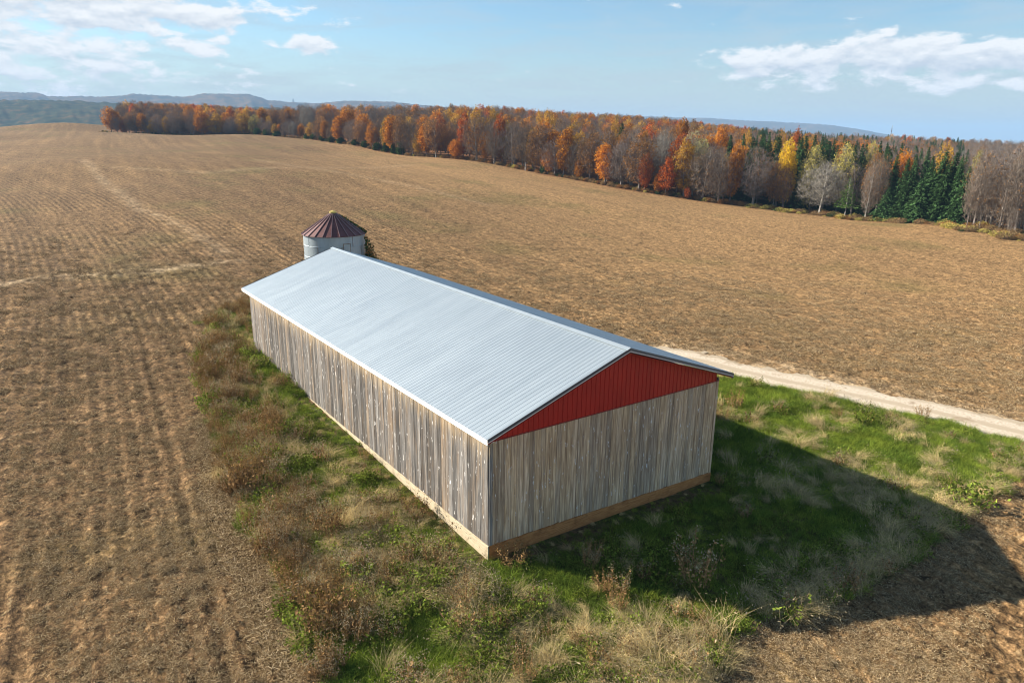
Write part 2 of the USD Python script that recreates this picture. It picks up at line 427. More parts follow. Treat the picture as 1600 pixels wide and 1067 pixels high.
# grass ground around the barn
g = Graph(); p = g.add('geometry', 'position')
c1 = g.ramp(g.noise(p, 2.5, 5, 0.7), [(0.3, (0.024, 0.028, 0.009)), (0.5, (0.070, 0.080, 0.020)), (0.72, (0.14, 0.125, 0.045))])
c2 = g.ramp(g.noise(p, 4.0, 5, 0.7), [(0.3, (0.05, 0.032, 0.016)), (0.5, (0.12, 0.08, 0.04)), (0.72, (0.22, 0.15, 0.08))])
col = g.mix(g.rng(g.noise(p, 0.35, 3), 0.42, 0.6), c1, c2)
bp = g.add('bump', 'normal', height=g.noise(p, 9, 4, .7), strength=0.8, distance=0.12)
GRASS_SOIL = g.build('verge_soil', g.add('principled_bsdf', 'BSDF', base_color=col, roughness=0.95, specular_ior_level=0.1, normal=bp))
drape(VERGE.difference(BARN_POLY.buffer(-.2)), 0.22, 0.03, 'grass_verge', GRASS_SOIL, 0.5, 3, label='rough grassy ground around the wooden barn')

# gravel lane
g = Graph(); p = g.add('geometry', 'position')
f = g.noise(p, 7, 5, 0.75); lg = g.noise(p, 0.6, 4, 0.6)
col = g.ramp(f, [(0.25, (0.30, 0.23, 0.16)), (0.5, (0.54, 0.445, 0.335)), (0.75, (0.68, 0.595, 0.48))])
col = g.mix(g.math('multiply', g.rng(lg, 0.54, 0.7), 0.75), col, (0.24, 0.165, 0.095))
ac = g.add('attribute', 'fac', attribute='across')
ac = g.math('add', ac, g.math('multiply', g.math('subtract', lg, 0.5), 0.9))
mid = g.math('add', g.rng(ac, 0.15, 0.5, 0.55, 0.0), g.rng(ac, 1.15, 1.7, 0.0, 0.6))
col = g.mix(g.math('multiply', mid, g.rng(f, 0.3, 0.6)), col, (0.27, 0.20, 0.115))
bp = g.add('bump', 'normal', height=f, strength=0.6, distance=0.05)
LANE_MAT = g.build('lane_gravel', g.add('principled_bsdf', 'BSDF', base_color=col, roughness=0.95, specular_ior_level=0.15, normal=bp))
lane_poly = Polygon([tuple(p) for p in low_w] + [(14.9, 22), (14.6, 30)] + [(17.3, 30), (17.9, 22)] + [tuple(p) for p in top_w[::-1]]).buffer(.4)
drape(lane_poly, 0.18, 0.055, 'gravel_lane', LANE_MAT, 0.75, 11, label='pale gravel farm lane running behind the barn', across=lambda x, y: dist_line(LANE_LINE, x, y))

# ------------------------------------------------------------------ hills and haze
def hill_material(name, stops, scale):
    g = Graph(); p = g.add('geometry', 'position')
    v = g.mapping(p, scale=(1, 1, 2.5))
    col = g.ramp(g.noise(v, scale, 5, 0.65), stops)
    b = g.add('principled_bsdf', 'BSDF', base_color=col, roughness=1.0, specular_ior_level=0.0)
    return g.build(name, b)
HILL_MAT = hill_material('hill_woods', [(0.35, (0.035, 0.035, 0.022)), (0.5, (0.085, 0.062, 0.034)), (0.65, (0.15, 0.085, 0.04))], 0.012)
DARK_HILL = hill_material('dark_hill_woods', [(0.35, (0.018, 0.026, 0.014)), (0.52, (0.045, 0.050, 0.026)), (0.66, (0.10, 0.065, 0.03))], 0.02)

def ridge(name, prof, depth, mat, label, x0, x1, foot=.72, seed=1):
    xs = np.arange(x0, x1 + 1, 3.0)
    ys = np.interp(xs, [a for a, b in prof], [b for a, b in prof])
    ts = np.concatenate([np.linspace(foot, 1.0, 22), np.linspace(1.03, 1.5, 8)])
    rows = []
    for t in ts:
        row = []
        for x, y in zip(xs, ys):
            d = ray(x, y); P = EYE + d * depth
            Q = EYE + d * depth * t
            s = float(smoothstep(foot, 1.0, t)) if t <= 1 else float(1 - .85 * smoothstep(1.0, 1.5, t))
            row.append((Q[0], Q[1], -18 + (P[2] + 18) * s))
        rows.append(row)
    V = np.array(rows)
    n = meshkit.fbm(V * [1 / 260, 1 / 260, 0], 4, seed) - .5
    k = np.interp(ts, [foot, (foot + 1) / 2, 1, 1.5], [.3, 1, .06, .3])[:, None]
    V[..., 2] = np.maximum(V[..., 2] + n * k * (V[..., 2].max(0) + 18)[None] * .5, -17.5)
    fuzz = (meshkit.noise(np.stack([V[..., 0] / 14, V[..., 1] / 14, 0 * V[..., 0]], -1), seed + 5) - .5) * 9
    V[..., 2] += fuzz
    nr, nc = V.shape[:2]
    i = np.arange(nr * nc).reshape(nr, nc)
    F = np.concatenate([np.stack([i[:-1, :-1], i[:-1, 1:], i[1:, :-1]], -1).reshape(-1, 3), np.stack([i[:-1, 1:], i[1:, 1:], i[1:, :-1]], -1).reshape(-1, 3)])
    pr = obj(name, (V.reshape(-1, 3), F), mat, smooth=True)
    tag(pr, label, None, None, 'structure')

ridge('far_ridge', [(860, 189), (940, 182), (1000, 181), (1060, 184), (1100, 185), (1150, 188), (1220, 191), (1300, 196), (1340, 202), (1400, 213), (1450, 222)], 7000, HILL_MAT,
      'long pale blue ridge above the middle of the wood', 780, 1460, .8, 4)
ridge('hills', [(-300, 140), (0, 144), (60, 147), (75, 152), (150, 153), (210, 149), (290, 152), (320, 147), (390, 148), (405, 152), (420, 157), (450, 160), (500, 162), (560, 159), (620, 161), (690, 167), (760, 178), (830, 195)], 4600, HILL_MAT,
      'blue wooded hill range at the left skyline', -420, 830, .7, 8)
ridge('near_hills', [(-300, 150), (0, 158), (120, 160), (200, 164), (330, 168), (450, 172), (520, 176), (600, 180), (700, 190), (780, 202)], 2300, DARK_HILL,
      'low dark wooded rise in front of the blue hills', -420, 780, .6, 13)

def haze_box(density, color):
    g = Graph()
    v = g.add('principled_volume', 'volume', color=color, density=density, anisotropy=0.0)
    m = g.build('haze', volume=v)
    pr = obj('haze', box((-16500, -16500, -40), (16500, 16500, 310)), m)
    tag(pr, 'faint blue air between the field and the hills', None, None, 'stuff')
haze_box(1.25e-4, (0.335, 0.53, 0.79))

# ------------------------------------------------------------------ barn
W, L, HW, HR, HE, VR = 12.2, 29.35, 4.12, 6.636, 4.41, 6.22
OL, OR, ON, OF = .34, .456, .443, .556

def plank_material(k, shade, warm):
    g = Graph(); p = g.add('geometry', 'position')
    v = g.add('vector_math', 'vector', math_type='add', vector1=p, vector2=(k * 3.71, k * 5.13, k * 7.7))
    grain = g.noise(g.mapping(v, scale=(17, 17, 0.75)), 1.0, 5, 0.62, 0.6)
    broad = g.noise(g.mapping(v, scale=(5, 5, 0.55)), 1.0, 4, 0.6, 0.3)
    s = [c * shade for c in (1, 1, 1)]
    col = g.ramp(grain, [(0.29, (0.050 * shade, 0.042 * shade, 0.040 * shade)), (0.5, (0.150 * shade, 0.140 * shade, 0.131 * shade)), (0.72, (0.32 * shade, 0.30 * shade, 0.28 * shade))])
    brown = g.ramp(grain, [(0.28, (0.115 * shade, 0.070 * shade, 0.040 * shade)), (0.5, (0.27 * shade, 0.18 * shade, 0.105 * shade)), (0.72, (0.46 * shade, 0.34 * shade, 0.215 * shade))])
    col = g.mix(g.math('add', g.math('multiply', g.rng(broad, 0.46, 0.74), 0.5), warm, clamp=True), col, brown)
    # boards keep their fresh colour where the eaves keep the rain off
    z = g.add('separate_xyz', vector=p) + '.z'
    top = g.math('multiply', g.rng(g.math('add', z, g.math('multiply', g.math('subtract', broad, 0.5), 2.4)), 3.1, 4.6), 0.75)
    x = g.add('separate_xyz', vector=p) + '.x'
    top = g.math('multiply', top, g.rng(x, 0.05, 0.9, 0.95, 0.42))
    fresh = g.ramp(grain, [(0.28, (0.24, 0.15, 0.075)), (0.5, (0.46, 0.335, 0.19)), (0.72, (0.62, 0.50, 0.33))])
    col = g.mix(top, col, fresh)
    # pale weathered rings round the knots
    kv = g.mapping(v, scale=(4.2, 4.2, 1.25))
    kd = g.add('voronoi_texture', 'distance', vector=g.add('vector_math', 'vector', math_type='add', vector1=kv, vector2=g.add('vector_math', 'vector', math_type='scale', vector1=g.add('noise_texture', 'color', vector=kv, scale=2.6, detail=3.0), scale=0.9)), scale=1.35)
    ring = g.math('multiply', g.rng(kd, 0.06, 0.12), g.rng(kd, 0.13, 0.24, 1.0, 0.0))
    ring = g.math('multiply', ring, g.rng(g.noise(g.mapping(v, scale=(14, 14, 5)), 1.0, 3, .6), 0.42, 0.60))
    ring = g.math('multiply', ring, g.rng(g.noise(v, 2.3, 2), 0.34, 0.48))
    core = g.rng(kd, 0.03, 0.07, 0.6, 0.0)
    col = g.mix(g.math('multiply', ring, 1.0), col, (0.72, 0.69, 0.66))
    col = g.mix(core, col, (0.06, 0.04, 0.03))
    h = g.math('add', grain, g.math('multiply', kd, 0.5))
    bump = g.add('bump', 'normal', height=h, strength=0.5, distance=0.012)
    return g.build(f'weathered_plank_{k}', g.add('principled_bsdf', 'BSDF', base_color=col, roughness=0.85, specular_ior_level=0.2, normal=bump))
PLANKS = [plank_material(k, s, w) for k, (s, w) in enumerate([(.80, 0), (.98, .05), (.60, 0), (.88, .22), (.70, .1), (.46, .05), (1.12, 0), (.92, .35), (1.6, .75), (1.8, .85), (1.4, .7), (1.95, .75), (1.7, 1.0)])]  # last entries: lightened and warmed, painting fill light into the shaded gable

def lumber(name, a, b, c, sc=(0.9, 0.9, 14)):
    g = Graph(); p = g.add('geometry', 'position')
    f = g.noise(g.mapping(p, scale=sc), 2.0, 5, 0.65, 0.4)
    col = g.ramp(f, [(0.28, a), (0.5, b), (0.74, c)])
    d = g.noise(p, 2.4, 4, 0.6)
    col = g.mix(g.rng(d, 0.50, 0.75, 0.0, 0.5), col, [x * .5 for x in a])
    return g.build(name, g.add('principled_bsdf', 'BSDF', base_color=col, roughness=0.85, specular_ior_level=0.2))
PALE_LUMBER = lumber('pale_timber', (0.30, 0.235, 0.15), (0.46, 0.38, 0.265), (0.58, 0.50, 0.38))
BROWN_LUMBER = lumber('treated_timber', (0.22, 0.080, 0.026), (0.43, 0.175, 0.055), (0.56, 0.28, 0.11))
TRIM = simple('pale_trim', (0.62, 0.57, 0.48), 0.7, vary=.12, scale=2.5)
WHITE_TRIM = simple('white_fascia', (0.83, 0.80, 0.74), 0.55, vary=.06, scale=1.5)
DARK_IN = simple('dark_interior', (0.02, 0.018, 0.016), 0.9)

def roof_material(name, tint):
    g = Graph(); p = g.add('geometry', 'position')
    n = g.noise(g.mapping(p, scale=(.5, 2.2, .5)), 1.0, 4, 0.6)
    sp = g.noise(p, 22, 3, 0.7)
    col = g.ramp(n, [(0.3, [c * .97 for c in tint]), (0.7, [min(1, c * 1.02) for c in tint])])
    col = g.mix(g.rng(sp, 0.62, 0.8, 0, .16), col, (.40, .42, .44))
    rg = g.rng(n, 0.3, 0.7, 0.46, 0.50)
    return g.build(name, g.add('principled_bsdf', 'BSDF', base_color=col, roughness=rg, metallic=0.6, specular_ior_level=0.5))
ROOF = [roof_material(f'galvanised_roof_{i}', t) for i, t in enumerate([(0.372, 0.422, 0.455), (0.360, 0.410, 0.444), (0.382, 0.432, 0.464)])]
g = Graph(); p = g.add('geometry', 'position')
col = g.ramp(g.noise(g.mapping(p, scale=(2, 2, .4)), 1.5, 4, 0.6), [(0.3, (0.33, 0.011, 0.006)), (0.7, (0.43, 0.015, 0.008))])
RED = g.build('red_sheet', g.add('principled_bsdf', 'BSDF', base_color=col, roughness=0.45, specular_ior_level=0.4))

barn = thing('barn', 'long weathered wooden barn with pale metal roof and red gable', 'barn')
# dark core behind the boards
shell = prism([(.05, -1.6), (W - .05, -1.6), (W - .05, HW + .05), (VR, HR - .22), (.05, HW + .05)], .05, L - .05, 1)
obj('wall_core', shell, DARK_IN, barn)

def board(x0, x1, y0, y1, z0, z1, jag=.0):
    """A board with slightly eased long edges; box of 12 triangles."""
    return box((x0, y0, z0), (x1, y1, z1))
rp = np.random.default_rng(11)
y = 0.0
while y < L - .02:
    w = float(rp.choice([.235, .26, .28, .29, .305])); y1 = min(y + w, L)
    out = .028 + rp.uniform(-.006, .009)
    zb = rp.normal(0, .012)
    obj('plank', board(-out, .02, y + .007, y1 - .007, zb, HW + .2), PLANKS[rp.integers(8)], barn)
    y = y1
x = .15
while x < W - .15:
    w = float(rp.choice([.235, .26, .28, .29, .305])); x1 = min(x + w, W - .13)
    if W - .13 - x1 < .06: x1 = W - .13
    out = .028 + rp.uniform(-.006, .009)
    zb = -.369 * (x + x1) / 2 / W + rp.normal(0, .012)
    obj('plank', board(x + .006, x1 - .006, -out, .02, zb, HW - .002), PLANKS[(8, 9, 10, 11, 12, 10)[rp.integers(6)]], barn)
    x = x1
    if x >= W - .131: break
# walls away from the photograph's side: boards joined per wall
rear = []
for k in range(140):
    a = k * L / 140
    rear.append(box((W - .02, a + .004, -.6), (W + .028 + rp.uniform(-.005, .008), a + L / 140 - .004, HW + .1)))
obj('right_wall_boards', cat(rear), PLANKS[0], barn)
rear = []
for k in range(62):
    a = k * W / 62
    zt = HW + (HR - HW - .1) * (1 - abs(a + .1 - VR) / VR)
    rear.append(box((a + .004, L - .02, -.3), (a + W / 62 - .004, L + .028 + rp.uniform(-.005, .008), zt)))
obj('far_wall_boards', cat(rear), PLANKS[3], barn)
# corner boards
obj('corner_board', box((.0, -.050, -.02), (.146, .02, HW - .01)), PLANKS[6], barn)
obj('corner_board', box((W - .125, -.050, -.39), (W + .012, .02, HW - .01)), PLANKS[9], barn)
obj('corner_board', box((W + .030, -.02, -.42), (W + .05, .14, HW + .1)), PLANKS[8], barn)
# bottom boards along the long wall and under the gable
for r in range(4):
    z1 = -.004 - .195 * r
    cuts = [0, 3.1 + r * .7, 7.6 - r * .4, 11.5 + r * .5, 16.2 - r * .3, 21.0 + .3 * r, 25.4]
    for a, b in zip(cuts[:-1], cuts[1:]):
        obj('skirt_board', box((-.046 - rp.uniform(0, .008), a + (.004 if a else -.045), z1 - .19), (.01, b - .004, z1)), PALE_LUMBER, barn)
sl = -.369 / W
for r in range(4):
    cuts = [.0, 4.0 + .8 * (r % 2), 8.6 - .5 * (r % 3), W + .03]
    for a, b in zip(cuts[:-1], cuts[1:]):
        o = .050 + rp.uniform(0, .010)
        za, zb = sl * a - .008 - .195 * r, sl * b - .008 - .195 * r
        a2, b2 = a + .004, b - .004
        v = [(a2, -o, za - .19), (b2, -o, zb - .19), (b2, -o, zb), (a2, -o, za), (a2, .01, za - .19), (b2, .01, zb - .19), (b2, .01, zb), (a2, .01, za)]
        f = [(0, 1, 2, 3), (5, 4, 7, 6), (3, 2, 6, 7), (1, 0, 4, 5), (0, 3, 7, 4), (2, 1, 5, 6)]
        obj('skirt_board', (v, f), BROWN_LUMBER, barn)
for zc, yy in ((-.30, 2.2), (-.25, 4.6)):
    obj('drain_slot', box((-.060, yy, zc - .05), (-.040, yy + .035, zc + .05)), DARK_IN, barn)

# ribbed metal sheets
SL = (HR - HE) / (VR + OL)
def rib_profile(n, pitch=.2286, h=.019, wr=.046):
    pts = [(0.0, 0.0)]
    for k in range(n):
        c = (k + .5) * pitch
        pts += [(c - wr / 2, 0), (c - wr / 2 + .008, h), (c + wr / 2 - .008, h), (c + wr / 2, 0)]
    pts.append((n * pitch, 0.0))
    return np.array(pts)
PROF = rib_profile(4)
def sheet(y0, side, lift):
    """One roof sheet: ribs run down the slope from ridge to eave."""
    prof = PROF * [1, .36 if side < 0 else 1.3]
    e = -OL if side < 0 else 2 * VR + OL - 0.0
    xe = -OL if side < 0 else W + OR
    ze = HE if side < 0 else HR - SL * (W + OR - VR)
    n = np.array([-SL if side < 0 else SL, 0, 1.0]); n /= np.linalg.norm(n)
    V = []
    for (a, h) in prof:
        for (px, pz) in ((VR, HR), (xe, ze)):
            V.append(np.array([px, y0 + a, pz]) + n * (h + lift))
    V = np.array(V); k = len(prof)
    bot = V - n * .012
    V = np.concatenate([V, bot]); o = 2 * k
    F = []
    for i in range(k - 1):
        a, b, c, d = 2 * i, 2 * i + 1, 2 * i + 3, 2 * i + 2
        q = [(a, b, c), (a, c, d)] if side > 0 else [(a, c, b), (a, d, c)]
        F += q + [(x2 + o, y2 + o, x3 + o)[::-1] for x2, y2, x3 in q]
        e1 = [(b, b + o, c + o), (b, c + o, c)]
        F += e1 if side > 0 else [t[::-1] for t in e1]
    t1 = [(0, o, 1 + o), (0, 1 + o, 1)]; m = 2 * (k - 1)
    t2 = [(m, m + 1, m + 1 + o), (m, m + 1 + o, m + o)]
    F += t1 + t2
    return V, np.array(F)
nsh = 33
pitch_sheet = (L + ON + OF) / nsh
sc = pitch_sheet / (4 * .2286)
PROF = PROF * [sc, 1]
for side in (-1, 1):
    for k in range(nsh):
        obj('roof_sheet', sheet(-ON + k * pitch_sheet, side, rp.uniform(0, .004)), ROOF[rp.integers(3)], barn)
# roof boards under the sheets, fascia, rake trims, ridge cap
zr = HR - SL * (W + OR - VR)
deck = prism([(-OL + .03, HE - .015), (VR, HR - .022), (W + OR - .03, zr - .015), (W + OR - .03, zr - .045), (VR, HR - .16), (-OL + .03, HE - .045)], -ON + .03, L + OF - .03, 1)
obj('roof_deck', deck, simple('roof_boards', (0.16, 0.13, 0.10), .8, vary=.3), barn)
obj('fascia', box((-OL - .005, -ON, HE - .20), (-OL + .028, L + OF, HE - .006)), WHITE_TRIM, barn, )
obj('soffit', box((-OL + .029, -ON + .04, HE - .16), (-.032, L + OF - .04, HE - .13)), TRIM, barn)
obj('fascia', box((W + OR - .028, -ON, zr - .20), (W + OR + .005, L + OF, zr - .006)), simple('grey_fascia', (.16, .17, .18), .6), barn)
for ya, yb in ((-ON - .022, -ON), (L + OF, L + OF + .022)):
    for side in (-1, 1):
        xe = -OL if side < 0 else W + OR
        ze = HE if side < 0 else zr
        top, bottom = .028, -.085
        q = [(xe, ze + bottom), (VR, HR + bottom), (VR, HR + top), (xe, ze + top)]
        obj('rake_trim', prism(q, ya, yb, 1), simple('rake_metal', (.10, .11, .12), .5, .3) if side > 0 else simple('rake_metal_dark', (.07, .075, .085), .5, .3), barn)
        q2 = [(xe, ze - .13), (VR, HR - .13), (VR, HR - .087), (xe, ze - .087)]
        obj('rake_edge', prism(q2, ya + .004, yb - .003, 1), simple('rake_edge_paint', (.55, .46, .42), .6), barn)
cap = []
for side in (-1, 1):
    s = side
    q = [(VR, HR + .045), (VR + s * .19, HR + .045 - SL * .19 - .010), (VR + s * .19, HR + .037 - SL * .19 - .010), (VR, HR + .037)]
    cap.append(prism(q if s > 0 else q[::-1], -ON - .03, L + OF + .03, 1))
obj('ridge_cap', cat(cap), ROOF[2], barn)
obj('soffit', prism([(-OL + .03, HE - .165), (VR, HR - .185), (W + OR - .03, zr - .165), (W + OR - .03, zr - .18), (VR, HR - .20), (-OL + .03, HE - .18)], -ON + .001, -.04, 1), RED, barn)

# red gable sheets, each cut to the roof line
GP = rib_profile(4, .2286, .018, .05)
def gable_top(x):
    return HR - .19 - SL * abs(x - VR)
def gable_sheet(x0):
    pts = GP + [x0, 0]
    extra = [p for p in ([VR, 0],) if x0 < VR < x0 + 4 * .2286]
    pts = np.array(sorted([tuple(p) for p in pts] + [tuple(p) for p in extra], key=lambda p: p[0]))
    V, F = [], []
    pts = pts[(pts[:, 0] > .001) & (pts[:, 0] < W - .001)]
    for x, h in pts:
        zt = max(gable_top(x), HW + .012)
        V += [(x, -.033 - h, HW), (x, -.033 - h, zt), (x, -.010, HW), (x, -.010, zt)]
    for i in range(len(pts) - 1):
        a = 4 * i; b = a + 4
        F += [(a, b, b + 1, a + 1), (b + 2, a + 2, a + 3, b + 3), (a + 1, b + 1, b + 3, a + 3), (a + 2, b + 2, b, a)]
    n = 4 * (len(pts) - 1)
    F += [(0, 1, 3, 2), (n + 1, n, n + 2, n + 3)]
    return V, F
for k in range(14):
    x0 = k * 4 * .2286
    if x0 < W - .1: obj('gable_sheet', gable_sheet(x0), RED, barn)
obj('drip_strip', box((.0, -.062, HW - .030), (W, -.034, HW - .004)), simple('drip_red', (.22, .02, .015), .5), barn)

# ------------------------------------------------------------------ grain bin
def galv(name, tint, stain=True):
    g = Graph(); p = g.add('geometry', 'position')
    n = g.noise(g.mapping(p, scale=(.8, .8, .35)), 1.2, 5, 0.65)
    col = g.ramp(n, [(0.3, [c * .72 for c in tint]), (0.7, tint)])
    s = g.rng(g.noise(g.mapping(p, scale=(1.1, 1.1, .5), loc=(4, 1, 0)), 1.0, 4, 0.65), 0.60, 0.75)
    col = g.mix(g.math('multiply', s, .7), col, (.16, .11, .075))
    return g.build(name, g.add('principled_bsdf', 'BSDF', base_color=col, roughness=0.5, metallic=0.45))
GALV = galv('bin_steel', (0.34, 0.40, 0.44))
RUST_STEEL = simple('rusty_seam', (.22, .17, .14), .8, .2, vary=.3)
MAROON_RIB = simple('roof_rib_metal', (.22, .14, .135), .4, .3)
g = Graph(); p = g.add('geometry', 'position')
col = g.ramp(g.noise(p, 2.2, 5, 0.65), [(0.3, (0.080, 0.024, 0.022)), (0.7, (0.150, 0.054, 0.048))])
MAROON = g.build('maroon_roof', g.add('principled_bsdf', 'BSDF', base_color=col, roughness=0.55, metallic=.15))
BD = 62.5
bc = EYE + ray(522.0, 363.5) * BD
BX, BY, EAVE = bc[0], bc[1], bc[2]
BR = 2.60
GB = float(ground(BX, BY))
bin_ = thing('grain_bin', 'round galvanised grain bin with maroon cone roof and yellow cap', 'grain bin', (BX, BY, GB))
He = EAVE - GB
# corrugated rings, each of eight curved sheets
nr = 6; hr = He / nr
toward = math.atan2(EYE[1] - BY, EYE[0] - BX)
for r in range(nr):
    zz = np.linspace(r * hr, (r + 1) * hr, 17)
    bulge =   .014 * np.cos((zz - r * hr) / hr * 2 * math.pi * 8)
    for sct in range(8):
        a0 = toward + (sct + .5 * (r % 2) + .28) * math.pi / 4
        th = np.linspace(a0, a0 + math.pi / 4, 11)
        rr = BR + bulge + (.003 if r % 2 else 0)
        V = np.stack([rr[:, None] * np.cos(th), rr[:, None] * np.sin(th), np.broadcast_to(zz[:, None], (17, 11))], -1).reshape(-1, 3)
        i = np.arange(17 * 11).reshape(17, 11)
        F = np.stack([i[:-1, :-1], i[:-1, 1:], i[1:, 1:], i[1:, :-1]], -1).reshape(-1, 4)
        pn = obj('wall_sheet', (V, F), GALV, bin_, smooth=True)
        # bolted seam strip
        c, s_ = math.cos(a0), math.sin(a0)
        t = np.array([-s_, c, 0]); n = np.array([c, s_, 0])
        base = n * (BR + .012)
        w = .02
        v = [base - t * w, base + t * w, base + t * w + n * .012, base - t * w + n * .012]
        v = [q + [0, 0, r * hr + .01] for q in v] + [q + [0, 0, (r + 1) * hr - .01] for q in v]
        f = [(0, 1, 2, 3)[::-1], (4, 5, 6, 7), (0, 1, 5, 4), (1, 2, 6, 5), (2, 3, 7, 6), (3, 0, 4, 7)]
        obj('seam', (np.array(v), f), RUST_STEEL if rp.random() < .5 else GALV, bin_)
# cone roof: trapezoid panels with standing ribs
RR_, RI, HC = BR + .16, .24, 1.72
NP = 24
for k in range(NP):
    a0 = toward + (k - .35) * 2 * math.pi / NP; a1 = a0 + 2 * math.pi / NP
    v = []
    for (rad, z) in ((RR_, He - .06), (RI, He - .06 + HC)):
        for a in (a0, a1): v.append((rad * math.cos(a), rad * math.sin(a), z))
    v += [(x_, y_, z_ - .02) for x_, y_, z_ in v]
    f = [(0, 1, 3, 2), (4, 6, 7, 5), (0, 4, 5, 1)]
    obj('roof_panel', (v, f), MAROON, bin_)
    c, s_ = math.cos(a0), math.sin(a0)
    t = np.array([-s_, c, 0]) * .022
    A = np.array([RR_ * c, RR_ * s_, He - .06]); B = np.array([RI * c, RI * s_, He - .06 + HC]); up = np.array([.4 * c, .4 * s_, .9]) * .06
    v = [A - t, A + t, A + t + up, A - t + up, B - t, B + t, B + t + up, B - t + up]
    f = [(0, 1, 2, 3), (5, 4, 7, 6), (3, 2, 6, 7), (1, 5, 6, 2), (4, 0, 3, 7)]
    obj('roof_rib', (np.array(v), f), MAROON_RIB, bin_)
m = trimesh.creation.cylinder(.30, .16, sections=24); m.apply_translation((0, 0, He - .06 + HC + .06))
m2 = trimesh.creation.cone(.33, .12, sections=24); m2.apply_translation((0, 0, He - .06 + HC + .14))
obj('roof_cap', cat([m, m2]), simple('yellow_cap', (.42, .33, .08), .6, vary=.25, scale=8), bin_)
# inspection hatch facing the barn
ah = toward + .35
def curved(a0, a1, z0, z1, r0, r1, n=6):
    th = np.linspace(a0, a1, n); V = []
    for rad in (r0, r1):
        for z in (z0, z1):
            V += [(rad * math.cos(a), rad * math.sin(a), z) for a in th]
    V = np.array(V); F = []
    i = lambda b, k: b * n + k
    for k in range(n - 1):
        F += [(i(2, k), i(2, k + 1), i(3, k + 1), i(3, k)), (i(1, k), i(1, k + 1), i(0, k + 1), i(0, k)), (i(3, k), i(3, k + 1), i(1, k + 1), i(1, k)), (i(0, k), i(0, k + 1), i(2, k + 1), i(2, k))]
    F += [(i(0, 0), i(2, 0), i(3, 0), i(1, 0)), (i(2, n - 1), i(0, n - 1), i(1, n - 1), i(3, n - 1))]
    return V, F
ah = toward + .30
hatch = obj('hatch', curved(ah - .02, ah + .20, He - 1.95, He - .66, BR, BR + .035), GALV, bin_)
for za, zb, a, b in ((He - .70, He - .64, ah - .03, ah + .21), (He - 1.97, He - .64, ah + .2, ah + .215), (He - 1.97, He - .64, ah - .035, ah - .02)):
    obj('frame', curved(a, b, za, zb, BR + .01, BR + .055), RUST_STEEL, hatch)
# ------------------------------------------------------------------ trees
from scipy.spatial import cKDTree

def leaf_material(name, stops, trans=0.35, vary=0.25):
    g = Graph()
    r = g.add('attribute', 'fac', attribute='tone')
    o = g.add('object_info', 'random')
    col = g.ramp(r, stops)
    k = g.math('add', g.math('multiply', o, 2 * vary), 1 - vary)
    col = g.add('vector_math', 'vector', math_type='scale', vector1=col, scale=k)
    d = g.add('diffuse_bsdf', 'BSDF', color=col, roughness=0.6)
    t = g.add('translucent_bsdf', 'BSDF', color=col)
    return g.build(name, g.add('mix_closure', 'closure', fac=trans, closure1=d, closure2=t))

def spread3(c, lo=.5, hi=1.5, shift=(1, 1, 1)):
    return [(0.0, [v * lo for v in c]), (0.5, c), (1.0, [min(.9, v * hi * s) for v, s in zip(c, shift)])]

LEAF = {
    'orange': leaf_material('orange_leaves', spread3((.52, .20, .030), .5, 1.4, (1, 1.25, 1))),
    'red': leaf_material('red_leaves', spread3((.47, .115, .026), .5, 1.45, (1, 1.3, 1))),
    'rust': leaf_material('rust_leaves', spread3((.31, .155, .050), .5, 1.5)),
    'gold': leaf_material('golden_leaves', spread3((.52, .30, .045), .5, 1.3)),
    'yellow': leaf_material('yellow_leaves', spread3((.66, .46, .03), .6, 1.2)),
    'olive': leaf_material('olive_leaves', spread3((.48, .41, .115), .5, 1.5)),
    'cream': leaf_material('pale_leaves', spread3((.44, .40, .20), .5, 1.4)),
    'spruce': leaf_material('dark_needles', spread3((.050, .098, .034), .4, 1.9), .15),
    'larch': leaf_material('light_needles', spread3((.10, .175, .042), .5, 1.6), .25),
    'cedar': leaf_material('cedar_green', spread3((.05, .085, .028), .4, 1.7), .2),
    'brown': leaf_material('dry_brown_leaves', spread3((.25, .165, .08), .45, 1.7)),
    'weedgreen': leaf_material('weed_green', spread3((.085, .125, .022), .45, 1.7)),
}
TWIG = {
    'grey': leaf_material('grey_twigs', spread3((.235, .192, .165), .45, 1.6), .0, .22),
    'pale': leaf_material('pale_twigs', spread3((.33, .30, .25), .5, 1.5), .0, .15),
    'tan': leaf_material('tan_twigs', spread3((.225, .178, .138), .5, 1.5), .0, .2),
}
BARK = simple('bark', (.20, .17, .145), .9, vary=.45, scale=2.0)
PALE_BARK = simple('pale_bark', (.34, .31, .27), .9, vary=.3, scale=2.0)
DARK_BARK = simple('dark_bark', (.085, .065, .05), .9, vary=.4, scale=2.0)

from scipy.sparse import coo_matrix
from scipy.sparse.csgraph import connected_components
def toned(path, mesh, mat):
    """A mesh whose separate leaves, blades or twigs each get a tone of their own."""
    v, f = np.asarray(mesh[0]), np.asarray(mesh[1])
    m = usdkit.mesh(stage, path, (v, f), mat)
    e = np.concatenate([f[:, :2], f[:, 1:]])
    n, lab = connected_components(coo_matrix((np.ones(len(e), bool), (e[:, 0], e[:, 1])), (len(v), len(v))), directed=False)
    tone = np.random.default_rng(n).random(n)[lab]
    UsdGeom.PrimvarsAPI(m).CreatePrimvar('tone', Sdf.ValueTypeNames.FloatArray, 'vertex').Set(Vt.FloatArray.FromNumpy(tone.astype(np.float32)))
    return m

